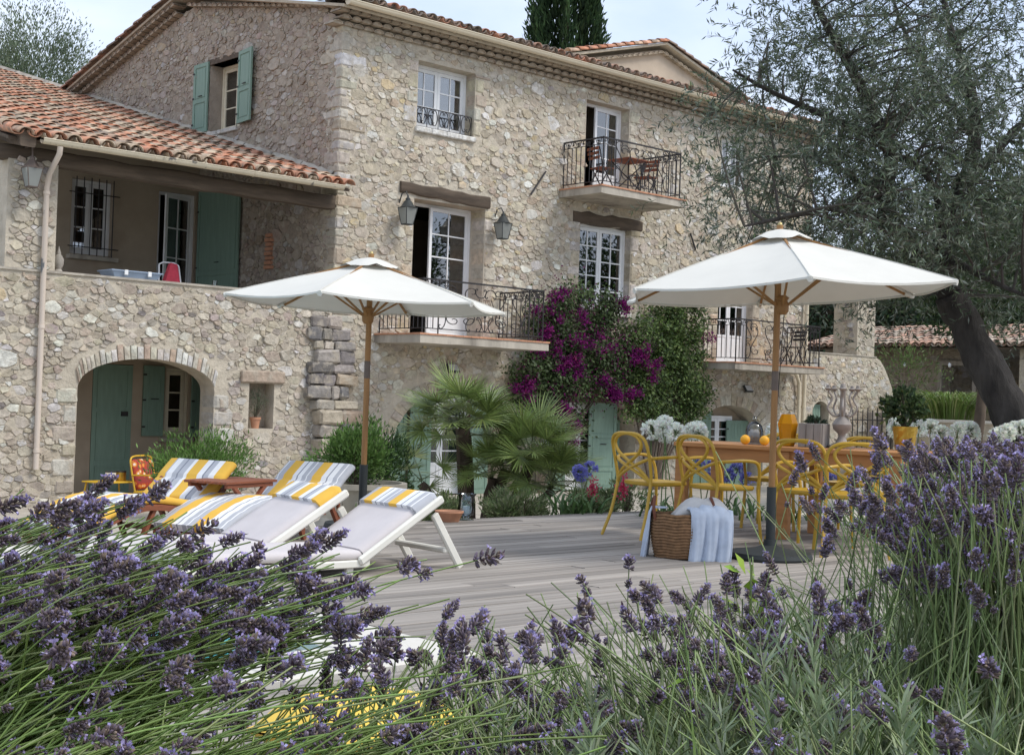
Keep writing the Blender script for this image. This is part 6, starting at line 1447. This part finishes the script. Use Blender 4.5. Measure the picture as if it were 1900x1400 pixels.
agapanthus('blue agapanthus flowering beside the end chair at the deck edge',(9.75,9.55,-.15),hp((9.75,9.5,.42),3,(.12,.1,.05),5),UB,105,60)
agapanthus('blue agapanthus flowering behind the chairs on the far side of table',(10.9,8.6,-.15),hp((10.7,8.5,.44),6,(.35,.2,.1),6),UB,106,60)
agapanthus('blue agapanthus flowering behind lavender at the right end of deck',(11.6,6.9,-.15),hp((11.5,6.9,.42),10,(.8,.4,.10),7),UB,107,80)
agapanthus('blue agapanthus half hidden by tall lavender spikes below the olive trunk',(11.9,5.3,-.15),hp((11.9,5.3,.40),7,(.5,.3,.10),8),UB,108,80)
r_ = random.Random(3)
lowc = [(.13,.18,.07),(.17,.23,.085),(.09,.13,.05),(.22,.25,.12),(.27,.28,.16)]
for i in range(15):
    x = 7.6+i*.25+r_.uniform(-.08,.08); shrub('border_plant','low mixed green plant growing in the bed along the back deck edge',(x,9.72+r_.uniform(-.1,.5),-.16),r_.uniform(.2,.36),r_.uniform(.17,.26),1300,.055,.014,lowc,None,'low plants along the back deck edge',200+i,16,.7,.2,'leaf',8,'plant')
for i,(x,y,h) in enumerate(((10.15,9.75,.22),(10.45,9.6,.24))):
    r = np.random.default_rng(300+i); t = thing('red_flower',('crimson pink flower spike in the deck border beside green shutters','taller crimson pink flower spike beside blue agapanthus')[i],'flower',(x,y,-.16)); n = 160; c = np.array([x,y,h-.02]); P = c+r.normal(size=(n,3))*np.array([.03,.03,.06])
    s = np.linspace(0,1,5)[None,:,None]; put_np('stem',[tubes_np(np.array([[(x,y,-.16)]])*(1-s)+c[None,None]*s,[.006],[.004],np.array([(.12,.17,.06)]),4)],t,'stem_green'); put_np('petals',[leaf_arrays(P,rdir(r,n)+np.array([0,0,.5]),rdir(r,n),np.full(n,.035),np.full(n,.02),palette(r,n,[(.55,.05,.12),(.65,.12,.2)]))],t,'petal',kind='stuff')
box = [(.10,.19,.04),(.13,.24,.055),(.07,.13,.03),(.17,.28,.08)]
shrub('feathery_shrub','bright green feathery shrub in front of the wing arch',(9.9,17.2,-.8),1.25,.75,9000,.075,.02,box,None,None,401,46,.9,.25)
shrub('feathery_shrub','bright green shrub growing in the carved stone planter',(7.72,10.52,.2),.62,.42,7000,.05,.016,box,None,None,402,40,.9,.3)
shrub('dark_shrub','dark green shrub growing beside the stone planter behind parasol pole',(8.3,11.0,-.2),.85,.42,6000,.05,.018,[(.045,.09,.025),(.06,.11,.03),(.03,.06,.018)],None,None,403,36,.6,.3)
shrub('potted_plant','thin wispy grey green herb growing in the niche pot',(12.56,FY+.1,.6),.55,.2,700,.05,.006,[(.16,.20,.13),(.12,.16,.09)],None,None,404,30,.8,.1,cat='plant',squash=.6)
shrub('potted_plant','dark leafy plant growing in the crinkled gold pot',tuple(Vector(on_table(1.80,.72))+Vector((0,0,.17))),.34,.17,900,.05,.03,[(.05,.09,.03),(.09,.13,.05),(.03,.055,.025)],None,None,405,16,.3,.4,cat='plant')
shrub('potted_plant','small dark succulent growing in the grey planter box',tuple(Vector(on_table(1.14,.34))+Vector((0,0,.17))),.08,.09,260,.04,.012,[(.05,.08,.05)],None,None,406,10,.8,.3,cat='plant')
shrub('wall_shrub','spreading light green shrub leaning out beside the annex pillar',(33.4,20.5,.6),2.4,1.3,1500,.12,.035,[(.13,.19,.06),(.10,.15,.05)],None,None,407,26,.5,.5)
def grass_clump(label, base, n, h, sp, seed):
    r = np.random.default_rng(seed); t = thing('ornamental_grass',label,'grass',base); az = r.uniform(0,2*math.pi,n); s = np.linspace(0,1,7)[None,:,None]; d = np.stack([np.cos(az),np.sin(az),np.zeros(n)],1); q = np.array(base)+d*r.random((n,1))*sp; L2 = r.uniform(.6,1.1,n)*h
    P = q[:,None]+d[:,None]*(s**1.5)*L2[:,None,None]*.8+np.array([0,0,1.0])*(1.25*s-.75*s**2.3)*L2[:,None,None]; put_np('blades',[blades_np(P,r.uniform(.02,.04,n),palette(r,n,[(.14,.22,.05),(.20,.28,.08),(.10,.16,.04),(.27,.31,.13)]))],t,'leaf',kind='stuff')
grass_clump('bright green arching grass clump above the retaining wall',(31.6,18.0,.9),700,1.25,.9,501); grass_clump('shorter arching grass clump beside reed screen above retaining wall',(32.0,16.2,.9),450,.9,.8,502)
# ------------------------------------------------------------------ lavender bed in the foreground
def build_bed():
    n = 26; V = []; F = []
    for j in range(n+1):
        for i in range(n+1):
            u, w = -2.4+5.2*i/n, .75+3.1*j/n; p = CRn*u+CFn*w
            far = 2.75+.9*smooth(.3,1.0,u)-.25*smooth(-.4,-1.2,u)
            z = -.12+.50*smooth(far+.35,far-.55,w)*smooth(.7,1.15,w)*smooth(-2.4,-1.9,u)*smooth(2.8,2.3,u)+.03*math.sin(u*5)*math.cos(w*4)
            V.append((p[0],p[1],z))
    F = [(j*(n+1)+i,j*(n+1)+i+1,(j+1)*(n+1)+i+1,(j+1)*(n+1)+i) for j in range(n) for i in range(n)]
    tag(put('flower_bed',mesh_np(V,[F]),None,'soil'), kind='structure')
build_bed()
def calyx_arrays(P, D, ln, rad_, cols, r):
    """small bud: 5 sided, three rings"""
    n = len(P); D = unit(D); A = unit(np.cross(D,rdir(r,n))); B = np.cross(D,A); k = 5; V = np.empty((n,3*k+1,3))
    for q,(h,s) in enumerate(((0,.45),(.5,1.0),(.9,.62))):
        for i in range(k): a = 2*math.pi*i/k; V[:,q*k+i] = P+D*(ln*h)[:,None]+(A*math.cos(a)+B*math.sin(a))*(rad_*s)[:,None]
    V[:,3*k] = P+D*(ln*1.02)[:,None]; base = (np.arange(n)*(3*k+1))[:,None]; F4 = []; F3 = []
    for q in range(2):
        for i in range(k): F4.append(base+np.array([q*k+i,q*k+(i+1)%k,(q+1)*k+(i+1)%k,(q+1)*k+i]))
    for i in range(k): F3.append(base+np.array([2*k+i,2*k+(i+1)%k,3*k]))
    C = np.repeat(cols,3*k+1,axis=0); V = V.reshape(-1,3); return [(V,np.concatenate(F4),C)], np.concatenate(F3)
def spike_mesh(seed, L_, rw, style):
    """a lavender flower spike along +z: whorls of dark calyces with a few open lilac corollas"""
    r = np.random.default_rng(seed); P, D, ln, rd, C = [], [], [], [], []; nw = max(4,int(L_/.0052)); fl = []
    for w in range(nw):
        t = w/(nw-1); z = L_*t*.94; R_ = rw*(.62+.55*math.sin(math.pi*min(1,t*.8+.16)))*(1-.55*max(0,t-.75)/.25); k = int(r.integers(9,13))
        for i in range(k):
            a = 2*math.pi*(i+.5*(w%2))/k+r.normal()*.16; el = .45+.55*t+r.normal()*.18; d = np.array([math.cos(a)*math.cos(el),math.sin(a)*math.cos(el),math.sin(el)])
            P.append(d*np.array([1,1,.25])*R_*.28+np.array([0,0,z])); D.append(d); ln.append(R_*.85*r.uniform(.8,1.15)); rd.append(.00165*r.uniform(.85,1.25))
            c = [(.15,.118,.14),(.19,.15,.195),(.125,.095,.095),(.26,.20,.16),(.25,.205,.29)][r.choice(5,p=[.3,.25,.18,.17,.10])]; C.append(c)
            if r.random() < style: fl.append((P[-1]+d*ln[-1]*.95,d))
    parts, F3 = calyx_arrays(np.array(P),np.array(D),np.array(ln),np.array(rd),np.array(C)*r.uniform(.85,1.15,(len(C),1)),r)
    V, F4, CC = parts[0]; allp = [(V,F4,CC)]
    # small bracts at the tip and between whorls
    m = 12; bp = np.stack([r.normal(size=m)*.0015,r.normal(size=m)*.0015,L_*r.uniform(.1,1.0,m)],1); bd = np.stack([r.normal(size=m)*.6,r.normal(size=m)*.6,np.ones(m)],1); allp.append(leaf_arrays(bp,bd,rdir(r,m),r.uniform(.006,.011,m),r.uniform(.003,.005,m),palette(r,m,[(.12,.09,.06),(.10,.06,.08)])))
    if fl:
        fp = np.repeat(np.array([f[0] for f in fl]),4,axis=0); fd = np.repeat(np.array([f[1] for f in fl]),4,axis=0); sd = unit(np.cross(fd,rdir(r,len(fp)))); dd = fd*.6+sd; allp.append(leaf_arrays(fp,dd,np.cross(dd,sd),r.uniform(.004,.006,len(fp)),r.uniform(.0028,.004,len(fp)),palette(r,len(fp),[(.46,.39,.68),(.38,.32,.58),(.57,.50,.78)]),fold=.1))
    Vv, Ff, Cc = join(allp); Ff.append(F3); me = mesh_np(Vv,Ff,Cc); me.materials.append(MAT['spike_mat']); return me
SP = [spike_mesh(600+i,L_,rw,st) for i,(L_,rw,st) in enumerate(((.032,.0108,.20),(.042,.0105,.14),(.026,.0118,.28),(.050,.0098,.10),(.036,.0105,.03),(.020,.0105,.16),(.044,.0115,.24),(.016,.009,.05)))]
def lavender(label, base, n, tgt, spread, lz, seed, foliage=(.30,.24,2600), sc=1.0, bw=.16, extra=0, gcol=None, bow=.35, spk=None, lv=1.0):
    """base (u,w,z): foot of the plant; tgt (u,w,z) mean of the flower heads; spread (u,w,z)"""
    r = np.random.default_rng(seed); b = CRn*base[0]+CFn*base[1]+np.array([0,0,base[2]]); t = thing('lavender',label,'lavender',tuple(b)); gcol = gcol or [(.19,.26,.10),(.24,.31,.13),(.15,.20,.08),(.28,.32,.17)]
    N_ = n+extra; e = np.stack([r.normal(tgt[0],spread[0],N_),r.normal(tgt[1],spread[1],N_),r.normal(tgt[2],spread[2],N_)],1); e[:,2] = np.minimum(e[:,2],lz)
    e[:,1] = np.maximum(e[:,1],1.0); E = CRn*e[:,:1]+CFn*e[:,1:2]; E[:,2] = e[:,2]
    f = r.normal(size=(N_,2))*bw; A = b+CRn*f[:,:1]+CFn*f[:,1:]+(E-b)*np.array([.22,.22,0]); A[:,2] = b[2]+r.uniform(-.05,.12,N_); up = np.array([0,0,1.0]); Mid = (A+E)/2; hgt = np.linalg.norm(E-A,axis=1)[:,None]; Mid = Mid+up*hgt*.10*bow*2-(E-A)*np.array([1,1,0])*.10*bow+r.normal(size=(N_,3))*.02
    s = np.linspace(0,1,9)[None,:,None]; P = (1-s)**2*A[:,None]+2*s*(1-s)*Mid[:,None]+s*s*E[:,None]
    parts = [tubes_np(P,np.full(N_,.0017),np.full(N_,.0011),palette(r,N_,gcol,jit=.25),4)]
    tip = unit(P[:,-1]-P[:,-2]); order = np.argsort(e[:,1]); ids = spk or list(range(len(SP)))
    for i in range(n):
        d = Vector(tip[i]+r.normal(size=3)*.10).normalized(); q = d.to_track_quat('Z','Y'); o = put('flower_spike',SP[ids[r.integers(len(ids))]],t); k = sc*r.uniform(.8,1.2); o.matrix_local = Matrix.Translation(Vector(P[i,-1]-b)-d*.003)@q.to_matrix().to_4x4()@Matrix.Rotation(r.random()*6,4,'Z')@Matrix.Scale(k,4)
        if r.random() < .4:                               # a lower whorl on the same stem
            j = -2; o2 = put('flower_spike',SP[(5,7)[r.integers(2)]],t); o2.matrix_local = Matrix.Translation(Vector(P[i,-1]*.45+P[i,j]*.55-b)-d*.012)@q.to_matrix().to_4x4()@Matrix.Scale(k*.72,4)
    put_np('stems',parts,t,'stem_green',kind='stuff')
    R_, h, nf = foliage; nf = int(nf*lv)                  # narrow grey green leaves on short shoots, with longer blades among them
    ns = 150; az = r.uniform(0,2*math.pi,ns); rr = np.sqrt(r.random(ns))*R_; foot = b+np.stack([np.cos(az)*rr,np.sin(az)*rr,np.zeros(ns)],1); dirs = unit(np.stack([np.cos(az)*rr/R_*.8,np.sin(az)*rr/R_*.8,np.ones(ns)],1)+r.normal(size=(ns,3))*.15); sl_ = h*(1.15-.45*(rr/R_)**2)*r.uniform(.75,1.2,ns)
    k = r.integers(0,ns,nf); u = r.random(nf)**.7; Q = foot[k]+dirs[k]*(sl_[k]*u)[:,None]; Dl = dirs[k]*.9+rdir(r,nf)*.75; lc = palette(r,nf,[(.22,.28,.155),(.27,.33,.20),(.16,.21,.11),(.33,.38,.26)],jit=.2); q2 = [leaf_arrays(Q,Dl,rdir(r,nf),r.uniform(.025,.05,nf),r.uniform(.0028,.0048,nf),lc)]
    nb = int(450*lv); az = r.uniform(0,2*math.pi,nb); f2 = b+np.stack([np.cos(az),np.sin(az),np.zeros(nb)],1)*np.sqrt(r.random((nb,1)))*R_; dd = unit(np.stack([np.cos(az)*.5,np.sin(az)*.5,np.ones(nb)],1)+r.normal(size=(nb,3))*.25+(np.array(E.mean(0)-b)*np.array([.9,.9,0]))); L2 = r.uniform(.2,.46,nb)*(h/.24); s2 = np.linspace(0,1,7)[None,:,None]; PP = f2[:,None]+dd[:,None]*s2*L2[:,None,None]+np.array([0,0,-.25])*s2**2*L2[:,None,None]
    q2.append(blades_np(PP,r.uniform(.0026,.0048,nb),palette(r,nb,[(.19,.28,.09),(.25,.34,.13),(.29,.35,.19)]))); put_np('leaves',q2,t,'leaf',kind='stuff')
GY = [(.20,.29,.08),(.25,.35,.10),(.16,.23,.065),(.30,.36,.16)]
lavender('wind bent lavender with its heads massed over the low white loungers',(-1.05,2.05,.36),230,(-.46,1.95,.775),(.15,.16,.055),.865,701,(.36,.26,5200),1.02,.16,420,GY,.5)
lavender('wind bent lavender in front of the striped red wood lounger',(-1.25,2.0,.44),100,(-.62,1.85,.85),(.11,.14,.05),.935,702,(.36,.28,4200),1.05,.14,260,GY,.5)
lavender('lavender with mostly bare green stems bent low before the pool',(-.95,1.62,.28),55,(-.33,1.55,.66),(.19,.12,.065),.79,703,(.40,.28,6000),1.0,.18,560,GY,.55)
lavender('small loose lavender before the pale coping corner',(-.30,1.75,.28),48,(-.13,1.85,.66),(.10,.14,.08),.77,704,(.30,.20,4200),.9,.12,160,GY,.4)
lavender('lavender leaning over the yellow cushion toward open deck boards',(.02,1.80,.28),62,(-.02,1.9,.65),(.085,.16,.075),.76,705,(.32,.22,5200),.9,.14,170,None,.35)
lavender('open lavender with widely spaced heads in front of bare deck',(.34,2.0,.32),72,(.20,1.95,.71),(.13,.16,.065),.82,706,(.34,.24,6200),.92,.16,220,None,.35)
lavender('lavender with dense heads in front of the wicker basket',(.52,2.25,.34),80,(.42,2.2,.74),(.11,.16,.05),.85,707,(.36,.26,5600),.95,.16,260,None,.3)
lavender('tall upright lavender in front of the turned mustard chair',(.82,2.3,.40),135,(.77,2.3,.90),(.075,.16,.07),1.03,708,(.36,.28,5600),.9,.13,260,None,.15,(0,1,3,6,4))
lavender('tall upright lavender below the leaning olive trunk',(.98,2.35,.42),150,(.88,2.35,.94),(.10,.16,.065),1.03,709,(.36,.28,5600),.9,.13,260,None,.15,(0,1,3,6,4))
lavender('far lavender standing behind the tall upright spikes near agapanthus',(1.15,3.0,.36),100,(1.02,3.0,.90),(.20,.2,.06),1.0,710,(.45,.3,5000),1.0,.2,200,None,.15,(0,1,3,6))
lavender('leafy silver green lavender with a few large heads low in the bed',(.56,1.62,.34),30,(.56,1.55,.68),(.16,.12,.07),.82,711,(.46,.38,24000),.95,.2,150,None,.35)
lavender('leafy lavender with a few bright heads beside the silver green one',(.30,1.55,.30),22,(.28,1.55,.64),(.14,.10,.06),.78,712,(.44,.36,22000),.95,.18,140,None,.35)
def sapling(label, u, w, z, n, seed):
    r = np.random.default_rng(seed); p = CRn*u+CFn*w; t = thing('broadleaf_seedling',label,'plant',(p[0],p[1],z-.45)); b = np.array([p[0],p[1],z-.45]); top = np.array([p[0],p[1],z]); s = np.linspace(0,1,6)[None,:,None]; put_np('stem',[tubes_np(b[None,None]*(1-s)+top[None,None]*s,[.003],[.002],np.array([(.16,.22,.06)]),4)],t,'stem_green')
    me = None; q = r.random(n)
    for i in range(n):
        d = unit(r.normal(size=(1,3))*np.array([1,1,.5])+np.array([[0,0,.5]])); c = (b+(top-b)*(.55+.45*q[i])+d[0]*.02)[None]; V, F, C = leaf_arrays(c,d,np.array([[0,0,1.0]])+r.normal(size=(1,3))*.4,[r.uniform(.03,.048)],[r.uniform(.02,.03)],palette(r,1,[(.22,.36,.04),(.28,.42,.06)]),fold=.1,mid=.55); put('leaf',mesh_np(V,[F],C),t,'leaf',world=True)
sapling('bright green broadleaf seedling among lavender below the parasol base',.42,2.35,.83,24,801); sapling('small bright green broadleaf seedling among sparse lavender heads',.21,1.9,.70,8,802)
